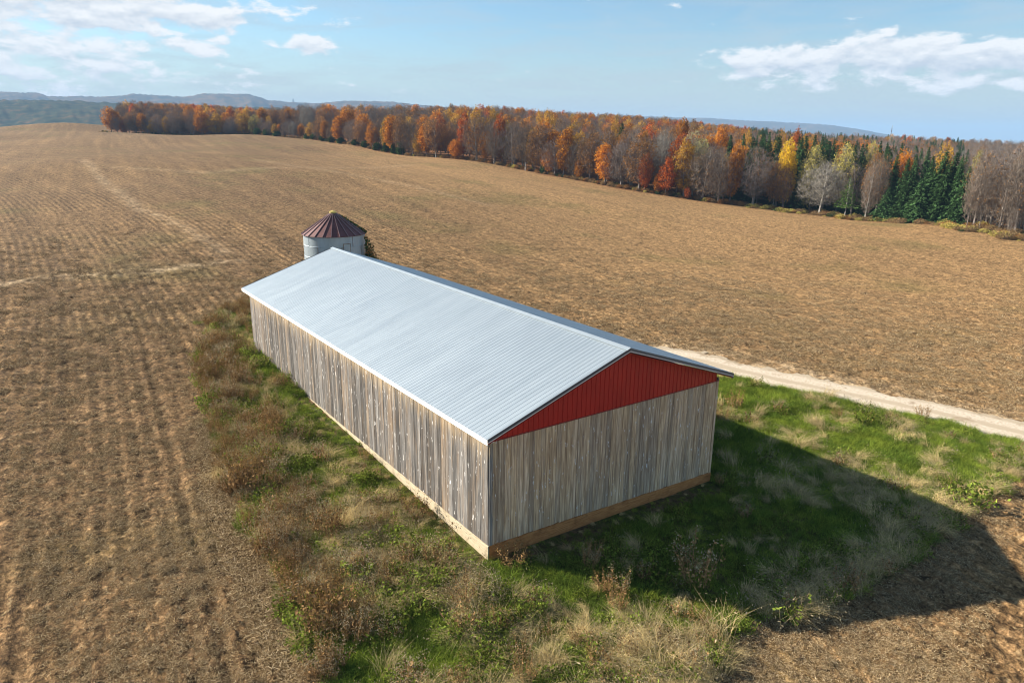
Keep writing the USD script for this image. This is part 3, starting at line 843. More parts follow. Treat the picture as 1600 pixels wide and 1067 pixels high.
def tubes(A, B, ra, rb, n=3):
    """Tapered n-sided limbs from A to B (arrays)."""
    A, B = np.asarray(A, float), np.asarray(B, float)
    d = B - A; L = np.linalg.norm(d, axis=1, keepdims=True); d = d / np.maximum(L, 1e-6)
    ref = np.where(np.abs(d[:, 2:3]) > .9, [[1., 0, 0]], [[0, 0, 1.]])
    u = np.cross(d, ref); u /= np.linalg.norm(u, axis=1, keepdims=True); w = np.cross(d, u)
    k = np.arange(n) * 2 * math.pi / n
    ring = u[:, None] * np.cos(k)[None, :, None] + w[:, None] * np.sin(k)[None, :, None]
    V = np.concatenate([A[:, None] + ring * np.reshape(ra, (-1, 1, 1)), B[:, None] + ring * np.reshape(rb, (-1, 1, 1))], 1)
    base = np.arange(len(A))[:, None] * 2 * n
    F = []
    for i in range(n):
        j = (i + 1) % n
        F += [np.stack([base[:, 0] + i, base[:, 0] + j, base[:, 0] + n + j], 1), np.stack([base[:, 0] + i, base[:, 0] + n + j, base[:, 0] + n + i], 1)]
    return V.reshape(-1, 3), np.concatenate(F)

def slivers(A, B, w, rng):
    """Thin one-triangle twigs."""
    d = B - A
    s = np.cross(d, rng.normal(size=d.shape)); s /= np.maximum(np.linalg.norm(s, axis=1, keepdims=True), 1e-6)
    s *= np.reshape(w, (-1, 1)) / 2
    V = np.stack([A - s, A + s, B], 1).reshape(-1, 3)
    return V, np.arange(len(V)).reshape(-1, 3)

def leaves(P, size, rng, flat=0.0, stretch=1.5):
    """Folded leaf-sized kites at the points P."""
    n = len(P)
    a = rng.normal(size=(n, 3)); a[:, 2] *= 1 - flat; a /= np.linalg.norm(a, axis=1, keepdims=True)
    b = np.cross(a, rng.normal(size=(n, 3))); b /= np.linalg.norm(b, axis=1, keepdims=True)
    s = np.reshape(size, (-1, 1)) * rng.uniform(.7, 1.3, (n, 1))
    V = np.stack([P - a * s * stretch / 2, P + b * s / 2, P + a * s * stretch / 2, P - b * s / 2], 1).reshape(-1, 3)
    i = np.arange(n)[:, None] * 4
    return V, np.concatenate([i + [0, 1, 2], i + [0, 2, 3]])

def join(parts):
    V, F, o = [], [], 0
    for v, f in parts:
        V.append(v); F.append(f + o); o += len(v)
    return np.concatenate(V), np.concatenate(F)

def in_crown(n, rng, h, rad, z0, z1, shape):
    """Points in a crown between z0 and z1: an egg with lobes."""
    out = []
    lob = rng.uniform(.72, 1.12, 9)
    while len(out) < n:
        p = rng.uniform(-1, 1, (n * 3, 3))
        t = (p[:, 2] + 1) / 2
        prof = np.sin(np.clip(t, 0, 1) ** shape * math.pi) ** .55
        ang = np.arctan2(p[:, 1], p[:, 0])
        k = lob[((ang + math.pi) / (2 * math.pi) * 8.99).astype(int)] * (0.86 + .28 * meshkit.noise(np.stack([ang * 1.6, t * 5, 0 * t + rng.uniform(0, 99)], -1)))
        r = np.hypot(p[:, 0], p[:, 1])
        ok = r < prof * k
        q = p[ok]
        q = np.stack([q[:, 0] * rad, q[:, 1] * rad, z0 + (q[:, 2] + 1) / 2 * (z1 - z0)], 1)
        out += list(q)
    return np.array(out[:n])

def broadleaf(seed, h=16., rad=4., z0=.22, shape=.8, limbs=16, boughs=170, twigs=1500, fine=3, leaf_n=0, leaf_s=.26, clump=.0, low_leaf=None, tw=.040, trunk_r=.20, lean=.02):
    """Returns (trunk and limbs, twigs, leaves) of a broad-leaved tree."""
    rng = np.random.default_rng(seed)
    zt = np.linspace(0, .82 * h, 8)
    wob = np.cumsum(rng.normal(0, .13, (8, 2)), 0) * (zt / h)[:, None]
    T = np.column_stack([wob, zt])
    rt = trunk_r * (1 - zt / h) ** .8 + .025; rt[0] *= 1.35
    parts = [tubes(T[:-1], T[1:], rt[:-1], rt[1:], 5)]
    C = in_crown(4000, rng, h, rad, z0 * h, h, shape)
    lt = C[rng.choice(len(C), limbs, False)]
    lt = lt[np.argsort(lt[:, 2])]
    nodes, noder = [], []
    for p in lt:
        hd = np.hypot(p[0], p[1])
        zs = np.clip(p[2] - .9 * hd - rng.uniform(.4, 2.0), .16 * h, .78 * h)
        s = np.array([np.interp(zs, zt, wob[:, 0]), np.interp(zs, zt, wob[:, 1]), zs])
        m1 = s * .62 + p * .38 + [0, 0, -.08 * hd]; m2 = s * .28 + p * .72 + [0, 0, -.06 * hd]
        q = np.array([s, m1, m2, p])
        r0 = .35 * np.interp(zs, zt, rt)
        r = np.array([r0, r0 * .75, r0 * .5, .02])
        parts.append(tubes(q[:-1], q[1:], r[:-1], r[1:], 3))
        for t in np.linspace(.15, 1, 8):
            k = min(int(t * 3), 2); f = t * 3 - k
            nodes.append(q[k] * (1 - f) + q[k + 1] * f); noder.append(max(.02, r0 * (1 - t) * .6))
    for t in np.linspace(.45, 1, 8): nodes.append([np.interp(t * zt[-1], zt, wob[:, 0]), np.interp(t * zt[-1], zt, wob[:, 1]), t * zt[-1]]); noder.append(.04)
    nodes = np.array(nodes); noder = np.array(noder)
    def attach(P, nodes):
        kd = cKDTree(nodes * [1, 1, .75]); _, i = kd.query(P * [1, 1, .75] - [0, 0, .45]); return i
    bp = C[rng.choice(len(C), boughs, False)]
    i = attach(bp, nodes); A = nodes[i]
    mid = A * .5 + bp * .5 + np.column_stack([np.zeros(boughs), np.zeros(boughs), -.07 * np.linalg.norm(bp - A, axis=1)])
    rb = np.minimum(noder[i] * .8, .05)
    parts += [tubes(A, mid, rb, rb * .6, 3), tubes(mid, bp, rb * .6, rb * .2 + .004, 3)]
    n2 = np.concatenate([A * .3 + mid * .7, mid, mid * .5 + bp * .5, bp])
    tp = C[rng.choice(len(C), twigs, False)]
    i = attach(tp, n2); A2 = n2[i]
    d = tp - A2; dl = np.linalg.norm(d, axis=1, keepdims=True); tp = A2 + d / np.maximum(dl, 1e-6) * np.minimum(dl, 2.2)
    tw_parts = [slivers(A2, tp, np.full(len(tp), tw * 1.25), rng)]
    for f in range(fine):
        s = A2 + (tp - A2) * rng.uniform(.35, .95, (len(tp), 1))
        dirn = (tp - A2) / np.maximum(np.linalg.norm(tp - A2, axis=1, keepdims=True), 1e-6) + rng.normal(0, .55, tp.shape) + [0, 0, .35]
        dirn /= np.linalg.norm(dirn, axis=1, keepdims=True)
        tw_parts.append(slivers(s, s + dirn * rng.uniform(.4, 1.25, (len(tp), 1)), np.full(len(tp), tw), rng))
    lv = None
    if leaf_n:
        base = tp
        if clump:
            k = meshkit.noise(base / (rad * .42) + seed * 3.3, seed)
            base = base[k > clump]
            k2 = meshkit.noise(base / (rad * .2) + seed * 1.7, seed + 1); base = base[k2 > .36]
        if low_leaf: base = base[(base[:, 2] > low_leaf[0] * h) & (base[:, 2] < low_leaf[1] * h)]
        P = base[rng.integers(0, len(base), leaf_n)] + rng.normal(0, .33, (leaf_n, 3))
        lv = leaves(P, np.full(leaf_n, leaf_s), rng, .25)
    return join(parts), join(tw_parts), lv

def conifer(seed, h=16., rad=2.6, whorls=34, per=9, droop=.45, z0=.05, spray=15, trunk_r=.19, size=.36, ragged=.25):
    rng = np.random.default_rng(seed)
    T = np.array([[0, 0, 0], [.02, .03, h * .5], [0, 0, h]])
    parts = [tubes(T[:-1], T[1:], np.array([trunk_r, trunk_r * .55]), np.array([trunk_r * .55, .015]), 5)]
    L, S, E_ = [], [], []
    for k in range(whorls):
        t = k / (whorls - 1)
        z = h * (z0 + (.985 - z0) * t)
        R = rad * (1 - t) ** .85 * rng.uniform(1 - ragged, 1 + ragged * .5) + .12
        n = max(4, int(per * (1 - .45 * t)))
        a = rng.uniform(0, 6.28) + np.arange(n) * 6.283 / n + rng.normal(0, .2, n)
        Rk = R * rng.uniform(.6, 1.1, n)
        end = np.stack([np.cos(a) * Rk, np.sin(a) * Rk, z - droop * Rk + .10 * Rk], 1)
        st = np.tile([0, 0, z], (n, 1))
        S.append(st); E_.append(end)
        m = max(4, int(spray * (R / rad + .25)))
        u = rng.uniform(.12, 1.05, (n, m, 1)) ** .75
        P = st[:, None] * (1 - u) + end[:, None] * u
        P = P + rng.normal(0, 1, P.shape) * [.16, .16, .07] * (R / rad + .4)
        L.append(P.reshape(-1, 3))
    S, E_, L = np.concatenate(S), np.concatenate(E_), np.concatenate(L)
    parts.append(tubes(S, E_, np.full(len(S), .03), np.full(len(S), .006), 3))
    out = L * [1, 1, 0]; out /= np.maximum(np.linalg.norm(out, axis=1, keepdims=True), .05)
    n = len(L)
    a = out + rng.normal(0, .45, (n, 3)) + [0, 0, -droop]; a /= np.linalg.norm(a, axis=1, keepdims=True)
    b = np.cross(a, rng.normal(size=(n, 3)) * [.3, .3, 1]); b /= np.linalg.norm(b, axis=1, keepdims=True)
    s = size * rng.uniform(.6, 1.3, (n, 1)) * np.clip(.55 + .6 * (1 - L[:, 2:] / h), .5, 1.1)
    V = np.stack([L - a * s * .8, L + b * s * .38, L + a * s * .9 + [0, 0, -.05], L - b * s * .38], 1).reshape(-1, 3)
    i = np.arange(n)[:, None] * 4
    return join(parts), (V, np.concatenate([i + [0, 1, 2], i + [0, 2, 3]]))

KINDS = {}     # kind -> list of class prims
UNIT_H = 16.0
def add_kind(kind, k, trunk, crown, bark, crown_mat, extra=None, extra_mat=None):
    c = stage.CreateClassPrim(f'/World/{kind}_shape_{k:03d}')
    X = UsdGeom.Xform.Define(stage, c.GetPath()); c = X.GetPrim(); c.SetSpecifier(Sdf.SpecifierClass)
    toned(str(c.GetPath()) + '/trunk', trunk, bark)
    toned(str(c.GetPath()) + '/crown', crown, crown_mat)
    if extra is not None: toned(str(c.GetPath()) + '/' + extra[0], extra[1], extra_mat)
    KINDS.setdefault(kind, []).append(c)

for k, (rad, z0, sh, tw_) in enumerate([(4.6, .13, .8, 'grey'), (4.0, .17, .75, 'grey'), (5.2, .10, .9, 'grey'), (3.8, .18, .8, 'tan'), (4.5, .08, .85, 'tan')]):
    t, w_, lv = broadleaf(100 + k, 16, rad, z0, sh, leaf_n=[350, 700, 150, 500, 500][k], leaf_s=.20, clump=.45)
    add_kind('bare_tree', k, t, w_, BARK, TWIG[tw_], ('leaves', lv), LEAF['rust' if k != 2 else 'brown'])
for k, rad in enumerate((4.6, 3.8)):
    t, w_, lv = broadleaf(140 + k, 16, rad, .16, .85, twigs=1900)
    add_kind('pale_tree', k, t, w_, PALE_BARK, TWIG['pale'])
for k, rad in enumerate((3.6, 4.2, 3.0)):
    t, w_, lv = broadleaf(200 + k, 16, rad, .14, .8, leaf_n=5200, leaf_s=.30, clump=.34, twigs=1100, fine=1)
    add_kind('orange_maple', k, join([t, w_]), lv, BARK, LEAF['orange'])
for k, rad in enumerate((3.2, 3.8)):
    t, w_, lv = broadleaf(230 + k, 16, rad, .14, .8, leaf_n=4600, leaf_s=.30, clump=.34, twigs=1100, fine=1)
    add_kind('red_maple', k, join([t, w_]), lv, BARK, LEAF['red'])
for k, rad in enumerate((3.8, 4.3, 3.3)):
    t, w_, lv = broadleaf(260 + k, 16, rad, .13, .85, leaf_n=2400, leaf_s=.25, clump=.36, twigs=1300, fine=2)
    add_kind('rust_leaved_tree', k, join([t]), lv, BARK, LEAF['rust'], ('twigs', w_), TWIG['grey'])
for k, rad in enumerate((3.4, 4.2)):
    t, w_, lv = broadleaf(290 + k, 16, rad, .14, .8, leaf_n=4200, leaf_s=.28, clump=.35, twigs=1100, fine=1)
    add_kind('golden_tree', k, join([t, w_]), lv, BARK, LEAF['gold'])
t, w_, lv = broadleaf(310, 16, 3.4, .10, .8, leaf_n=5200, leaf_s=.30, clump=.30, twigs=1100, fine=1)
add_kind('yellow_tree', 0, join([t, w_]), lv, BARK, LEAF['yellow'])
for k, rad in enumerate((4.6, 5.2)):
    t, w_, lv = broadleaf(320 + k, 16, rad, .08, .75, leaf_n=4200, leaf_s=.26, clump=.28, twigs=1500, fine=2)
    add_kind('olive_tree', k, t, lv, BARK, LEAF['olive'], ('twigs', w_), TWIG['pale'])
t, w_, lv = broadleaf(330, 16, 4.4, .10, .8, leaf_n=3200, leaf_s=.25, clump=.28, twigs=1700, fine=2)
add_kind('cream_leaved_tree', 0, t, lv, PALE_BARK, LEAF['cream'], ('twigs', w_), TWIG['pale'])
for k, (rad, dr) in enumerate(((3.2, .5), (3.8, .42), (2.8, .55))):
    t, nd = conifer(400 + k, 16, rad, 42, 11, dr, .02, 18, size=.46)
    add_kind('spruce', k, t, nd, DARK_BARK, LEAF['spruce'])
t, nd = conifer(420, 16, 3.6, 20, 7, -.05, .24, 16, .16, .42, .5)
add_kind('larch', 0, t, nd, PALE_BARK, LEAF['larch'])
for k, rad in enumerate((1.7, 2.2)):
    t, w_, lv = broadleaf(440 + k, 16, rad, .10, .8, limbs=14, boughs=110, twigs=900, fine=3, trunk_r=.13, tw=.036)
    add_kind('sapling', k, t, w_, PALE_BARK if k == 0 else BARK, TWIG['tan'])
for k in range(2):
    rng_ = np.random.default_rng(460 + k)
    C = in_crown(1500, rng_, 2.4, 1.5, .05, 2.4, .7)
    lv = leaves(C, np.full(len(C), .20), rng_, .3)
    ii = rng_.integers(0, len(C), 60)
    st = tubes(np.tile([0, 0, 0.], (60, 1)) + rng_.normal(0, .12, (60, 3)) * [1, 1, 0], C[ii], np.full(60, .02), np.full(60, .004), 3)
    add_kind('cedar_shrub', k, st, lv, DARK_BARK, LEAF['cedar'])

LOOK = {'bare_tree': 'bare grey-brown tree', 'pale_tree': 'pale grey tree', 'orange_maple': 'orange maple', 'red_maple': 'red-orange maple', 'rust_leaved_tree': 'rust-brown tree',
        'golden_tree': 'golden-orange tree', 'yellow_tree': 'bright yellow tree', 'olive_tree': 'olive-yellow tree', 'cream_leaved_tree': 'pale cream-green tree',
        'spruce': 'dark green spruce', 'larch': 'light green conifer', 'sapling': 'slim bare young tree', 'cedar_shrub': 'low evergreen shrub'}
ZONES = [(-400, 330, 'behind the left field crest'), (330, 474, 'left of the grain bin line'), (474, 575, 'straight above the grain bin'), (575, 720, 'where the field edge steps in'), (720, 860, 'above the barn roof middle'),
         (860, 985, 'left of the red gable peak'), (985, 1150, 'above the red gable'), (1150, 1300, 'above the gravel lane start'), (1300, 1395, 'just left of the spruce clump'), (1395, 1500, 'at the spruce clump'), (1500, 2200, 'right of the spruce clump')]
ROWS = ['in the front row', 'in the second row', 'in the third row', 'in the back rows', 'on the wood skyline']
TREES = []   # kind, px, row, x, y, z, sx, sz, rot
rt = np.random.default_rng(77)

def place(kind, px, depth, ytop=None, h=None, wpx=None, row=0, variant=None):
    d = ray(px, 300); d = d / (d @ FW)
    x, y = (EYE + d * depth)[:2]
    z = float(ground(x, y))
    if ytop is not None:
        # height that brings the crown's top to that line of sight
        a = ray(px, ytop); t = ((x - EYE[0]) * a[0] + (y - EYE[1]) * a[1]) / (a[0] ** 2 + a[1] ** 2)
        h = float(np.clip(EYE[2] + a[2] * t - z, 3.0, 27.0))
    cl = KINDS[kind]
    v = int(rt.integers(len(cl))) if variant is None else variant
    sz = h / UNIT_H
    if wpx: sx = wpx * depth / FPX / (2 * RADII[kind])
    else: sx = sz * rt.uniform(.95, 1.45)
    TREES.append([kind, px, row, x, y, z - .08, sx, sz, rt.uniform(0, 360), v])
RADII = {'bare_tree': 4.0, 'pale_tree': 4.2, 'orange_maple': 3.6, 'red_maple': 3.5, 'rust_leaved_tree': 3.8, 'golden_tree': 3.8, 'yellow_tree': 3.4, 'olive_tree': 4.9, 'cream_leaved_tree': 4.4, 'spruce': 2.55, 'larch': 3.4, 'sapling': 2.0, 'cedar_shrub': 1.5}

# trees that the photograph lets one pick out: kind, column, top line, width in px, metres behind the wood's edge
PICKED = [
    ('orange_maple', 187, 166, 22, 1), ('red_maple', 205, 189, 12, 0), ('rust_leaved_tree', 224, 172, 26, 4), ('golden_tree', 251, 187, 14, 0), ('golden_tree', 271, 182, 14, 1), ('orange_maple', 309, 164, 22, 12),
    ('orange_maple', 326, 172, 24, 1), ('golden_tree', 347, 176, 26, 2), ('golden_tree', 388, 175, 24, 3), ('olive_tree', 407, 179, 20, 4), ('golden_tree', 437, 193, 12, 0), ('orange_maple', 420, 168, 20, 16), ('orange_maple', 477, 193, 11, 2),
    ('orange_maple', 536, 180, 28, 1), ('orange_maple', 548, 167, 26, 10), ('rust_leaved_tree', 508, 182, 24, 3), ('orange_maple', 585, 190, 20, 1), ('golden_tree', 606, 181, 24, 2), ('rust_leaved_tree', 629, 179, 26, 3),
    ('golden_tree', 657, 206, 20, 0), ('red_maple', 690, 178, 18, 9), ('rust_leaved_tree', 670, 185, 26, 3), ('red_maple', 724, 175, 26, 3), ('orange_maple', 714, 216, 24, 0), ('orange_maple', 757, 203, 17, 0), ('red_maple', 781, 176, 20, 4), ('golden_tree', 745, 166, 26, 24),
    ('golden_tree', 772, 167, 24, 28), ('golden_tree', 858, 170, 22, 34), ('golden_tree', 843, 171, 16, 38), ('rust_leaved_tree', 835, 192, 24, 2), ('orange_maple', 879, 197, 34, 1), ('orange_maple', 855, 232, 20, 0), ('orange_maple', 904, 246, 15, 0),
    ('orange_maple', 945, 222, 34, 0), ('rust_leaved_tree', 948, 198, 36, 4), ('golden_tree', 958, 184, 22, 34), ('spruce', 966, 191, 28, 30), ('orange_maple', 996, 200, 16, 14), ('red_maple', 1006, 238, 22, 0), ('pale_tree', 1029, 200, 42, 8),
    ('red_maple', 1056, 207, 34, 4), ('red_maple', 1040, 246, 26, -1), ('orange_maple', 1026, 268, 16, -1), ('cream_leaved_tree', 1082, 201, 42, 8), ('olive_tree', 1098, 214, 30, 10), ('bare_tree', 1098, 222, 58, 0), ('orange_maple', 1056, 181, 26, 50),
    ('rust_leaved_tree', 1082, 184, 26, 46), ('orange_maple', 1121, 192, 28, 36), ('red_maple', 1075, 291, 13, -1), ('orange_maple', 1141, 222, 28, 1), ('spruce', 1137, 210, 30, 14), ('spruce', 1158, 208, 25, 20),
    ('bare_tree', 1178, 226, 60, 0), ('golden_tree', 1163, 200, 20, 34), ('yellow_tree', 1226, 214, 28, 3), ('red_maple', 1231, 198, 17, 26), ('golden_tree', 1219, 200, 15, 30),
    ('spruce', 1180, 207, 28, 16), ('spruce', 1196, 205, 25, 18), ('spruce', 1210, 211, 25, 15), ('spruce', 1247, 212, 28, 13), ('spruce', 1262, 210, 28, 16), ('spruce', 1278, 213, 28, 18), ('spruce', 1298, 217, 25, 20), ('spruce', 1315, 219, 25, 22),
    ('rust_leaved_tree', 1225, 258, 26, 0), ('olive_tree', 1268, 225, 52, 6), ('olive_tree', 1310, 221, 56, 8), ('olive_tree', 1346, 217, 32, 14), ('pale_tree', 1284, 250, 62, -1), ('larch', 1325, 275, 32, -2), ('rust_leaved_tree', 1362, 232, 34, 6), ('sapling', 1357, 250, 26, -1), ('bare_tree', 1372, 240, 40, 2),
    ('orange_maple', 1406, 230, 34, 9), ('spruce', 1385, 232, 25, 20), ('spruce', 1410, 246, 32, 3), ('spruce', 1428, 240, 32, 4), ('spruce', 1441, 278, 42, -3), ('spruce', 1449, 242, 32, 1), ('spruce', 1467, 236, 50, 1), ('spruce', 1484, 237, 45, 2), ('spruce', 1503, 258, 32, 1), ('spruce', 1386, 292, 28, -1),
    ('spruce', 1420, 262, 34, 0), ('spruce', 1458, 262, 36, 0), ('spruce', 1478, 256, 36, 0), ('spruce', 1495, 244, 34, 2), ('spruce', 1168, 214, 34, 9), ('spruce', 1188, 210, 32, 11), ('spruce', 1205, 213, 34, 10), ('spruce', 1243, 214, 34, 8), ('spruce', 1258, 211, 34, 10), ('spruce', 1290, 219, 34, 12), ('spruce', 1330, 225, 34, 11), ('spruce', 1345, 224, 30, 12), ('spruce', 1362, 226, 32, 10), ('spruce', 1380, 228, 34, 9), ('spruce', 1392, 240, 34, 5), ('golden_tree', 1470, 221, 34, 16), ('olive_tree', 1512, 232, 26, 6), ('spruce', 1360, 219, 22, 26), ('spruce', 1375, 221, 22, 24), ('spruce', 1400, 222, 22, 24),
    ('sapling', 1520, 262, 20, -3), ('sapling', 1541, 264, 18, -2), ('sapling', 1590, 322, 14, -2)]
for kind, px, yt, wpx, back in PICKED:
    place(kind, px, float(line_depth(px)) + back, ytop=yt, wpx=wpx * 1.12, row=0 if back <= 2 else 1 if back <= 9 else 2 if back < 20 else 4)
for px, yt in [(486, 219), (497, 222), (510, 219), (523, 223), (537, 221), (560, 219), (574, 222), (592, 224), (606, 222), (618, 225), (628, 222), (424, 203), (440, 206), (410, 202), (850, 258)]:
    place('cedar_shrub', px, float(line_depth(px)) - 1 + 2 * rt.random(), ytop=yt - 2, row=0, wpx=15)
    TREES[-1][7] *= UNIT_H / 2.4

front_top = lambda x: np.interp(x, [150, 190, 300, 400, 480, 560, 640, 760, 850, 950, 1050, 1150, 1250, 1350, 1450, 1520, 1600, 1700], [178, 178, 172, 182, 190, 182, 178, 180, 196, 206, 214, 226, 246, 250, 244, 230, 226, 226])
def fill_kind(px, row):
    u = rt.random()
    if px > 1495: return 'sapling' if u < .55 else 'bare_tree' if u < .95 else 'rust_leaved_tree'
    if 1395 < px and row > 0 and u < .45: return 'spruce'
    if 1170 < px < 1395 and row > 1 and u < .5: return 'spruce'
    u = rt.random()
    return 'bare_tree' if u < .64 else 'rust_leaved_tree' if u < .84 else 'orange_maple' if u < .905 else 'pale_tree' if u < .95 else 'golden_tree'
FRONT_KINDS = ('spruce', 'orange_maple', 'red_maple', 'yellow_tree', 'golden_tree', 'olive_tree')
for row, (back, space) in enumerate([(0.5, 3.9), (5.5, 4.6), (11, 5.2)]):
    px = 196.0
    while px < 1690:
        dpt = float(line_depth(px)) + back + rt.uniform(-1.2, 1.2)
        cl = min((abs(px - t[1]) / max(6., RADII[t[0]] * t[6] * FPX / dpt) for t in TREES if (t[2] == row or t[2] <= 1 and t[0] in FRONT_KINDS) and t[0] != 'cedar_shrub'), default=9)
        if cl > .62:
            kd = fill_kind(px, row)
            yt = float(front_top(px)) + rt.uniform(-5, 24) * 200 / dpt - row * 2
            place(kd, px, dpt, ytop=yt, row=row)
        slope = abs(line_depth(px + 5) - line_depth(px - 5)) / 10
        px += space * FPX / dpt / math.hypot(1, slope * FPX / dpt) * rt.uniform(.75, 1.25)
print('trees one by one', len(TREES))

def zone_of(px):
    return next(z for a, b, z in ZONES if a <= px < b)
ORD = ['first', 'second', 'third', 'fourth', 'fifth', 'sixth', 'seventh', 'eighth', 'ninth', 'tenth', 'eleventh', 'twelfth', 'thirteenth', 'fourteenth', 'fifteenth', 'sixteenth', 'seventeenth', 'eighteenth', 'nineteenth', 'twentieth']
groups = {}
for t in TREES: groups.setdefault((t[0], min(t[2], 4), zone_of(t[1])), []).append(t)
for (kind, row, zone), ts in groups.items():
    ts.sort(key=lambda t: t[1])
    for n, t in enumerate(ts):
        lab = f'{LOOK[kind]} {ROWS[row]} {zone}'
        if len(ts) > 1: lab = f'{ORD[n]} {LOOK[kind]} from left {ROWS[row]} {zone}'
        x = UsdGeom.Xform.Define(stage, path_of(kind))
        x.AddTranslateOp().Set(Gf.Vec3d(float(t[3]), float(t[4]), float(t[5])))
        x.AddRotateZOp().Set(float(t[8]))
        x.AddRotateXYZOp(opSuffix='lean').Set(Gf.Vec3f(float(rt.normal(0, 2.2)), float(rt.normal(0, 2.2)), 0))
        x.AddScaleOp().Set(Gf.Vec3f(float(t[6]), float(t[6]), float(t[7])))
        pr = x.GetPrim()
        pr.GetReferences().AddInternalReference(KINDS[kind][t[9]].GetPath())
        pr.SetInstanceable(True)
        tag(pr, lab, 'shrub' if kind == 'cedar_shrub' else 'tree', {'cedar_shrub': 'evergreen shrubs at the foot of the wood'}.get(kind, 'trees along the edge of the wood'))

def instancer(name, protos, items, label):
    """items: (proto index, x, y, z, rot degrees, sx, sz, tilt axis angle, tilt)."""
    pi = UsdGeom.PointInstancer.Define(stage, path_of(name))
    rel = pi.CreatePrototypesRel()
    for k, pr in enumerate(protos):
        c = UsdGeom.Xform.Define(stage, f'{pi.GetPath()}/shape_{k:03d}')
        c.GetPrim().GetReferences().AddInternalReference(pr.GetPath())
        rel.AddTarget(c.GetPath())
    it = np.array(items, float)
    pi.CreateProtoIndicesAttr(Vt.IntArray.FromNumpy(it[:, 0].astype(np.int32)))
    pi.CreatePositionsAttr(Vt.Vec3fArray.FromNumpy(it[:, 1:4].astype(np.float32)))
    h = np.radians(it[:, 4]) / 2
    qz = np.stack([np.cos(h), 0 * h, 0 * h, np.sin(h)], 1)                      # w x y z
    th = it[:, 8] / 2
    qt = np.stack([np.cos(th), np.cos(it[:, 7]) * np.sin(th), np.sin(it[:, 7]) * np.sin(th), 0 * th], 1)
    w = qt[:, 0] * qz[:, 0] - qt[:, 3] * qz[:, 3]
    xq = qt[:, 1] * qz[:, 0] + qt[:, 2] * qz[:, 3]
    yq = qt[:, 2] * qz[:, 0] - qt[:, 1] * qz[:, 3]
    zq = qt[:, 0] * qz[:, 3] + qt[:, 3] * qz[:, 0]
    pi.CreateOrientationsAttr(Vt.QuathArray([Gf.Quath(float(a), float(b), float(c), float(d)) for a, b, c, d in zip(w, xq, yq, zq)]))
    pi.CreateScalesAttr(Vt.Vec3fArray.FromNumpy(it[:, [5, 5, 6]].astype(np.float32)))
    tag(pi.GetPrim(), label, None, None, 'stuff')

# the mass of the wood behind the front rows
kinds_deep = ['bare_tree', 'rust_leaved_tree', 'orange_maple', 'golden_tree', 'pale_tree', 'spruce', 'sapling', 'red_maple']
protos, first = [], {}
for k in kinds_deep:
    first[k] = len(protos); protos += KINDS[k]
def deep_items(xy, hlo, hhi, scale_w=1.0):
    z = ground(xy[:, 0], xy[:, 1]); px = proj(np.column_stack([xy, z]))[:, 0]
    nz = meshkit.fbm(np.column_stack([xy / 38, 0 * z]), 2, 4)
    out = []
    for (x, y), zz, p, n in zip(xy, z, px, nz):
        u = rt.random()
        if 1165 < p < 1330 and n > .47 and u < .75 or 1330 <= p < 1500 and u < .35: kd = 'spruce'
        elif p > 1500: kd = 'sapling' if u < .3 else 'bare_tree' if u < .9 else 'rust_leaved_tree'
        else:
            u = rt.random() + (n - .5) * .9
            kd = 'bare_tree' if u < .46 else 'rust_leaved_tree' if u < .70 else 'orange_maple' if u < .86 else 'golden_tree' if u < .95 else 'red_maple' if u < 1.05 else 'pale_tree'
            if 1330 < p and kd in ('orange_maple', 'golden_tree') and rt.random() < .6: kd = 'bare_tree'
        s = rt.uniform(hlo, hhi) / UNIT_H
        out.append((first[kd] + rt.integers(len(KINDS[kd])), x, y, zz - .1, rt.uniform(0, 360), s * rt.uniform(.85, 1.15) * scale_w, s, 0, 0))
    return out
x0, y0, x1, y1 = WOOD.bounds
GX, GY = np.meshgrid(np.arange(x0, x1, 6.2), np.arange(y0, y1, 6.2))
xy = np.column_stack([GX.ravel(), GY.ravel()]); xy += rt.uniform(-2.6, 2.6, xy.shape)
pp = proj(np.column_stack([xy, 0 * xy[:, 0]]))
ed = dist_line(EDGE, xy[:, 0], xy[:, 1])
keep = inside(WOOD, xy[:, 0], xy[:, 1]) & (ed > 14.5) & (pp[:, 0] > 192) & (pp[:, 0] < 1760) & (pp[:, 2] > 0)
items = deep_items(xy[keep], 13.0, 17.5)
instancer('wood', protos, items, 'mass of autumn trees behind the front rows of the wood')
print('wood', len(items))
# farther woods on the low ground beyond
rr_ = np.sqrt(rt.uniform(660 ** 2, 2100 ** 2, 5500)); tt_ = YAW - np.radians(rt.uniform(-20, 39, 5500))
xy = np.column_stack([EYE[0] + rr_ * np.cos(tt_), EYE[1] + rr_ * np.sin(tt_)])
items = deep_items(xy, 13, 19, 1.5)
instancer('far_wood', protos, items, 'far autumn woods beyond the near wood')

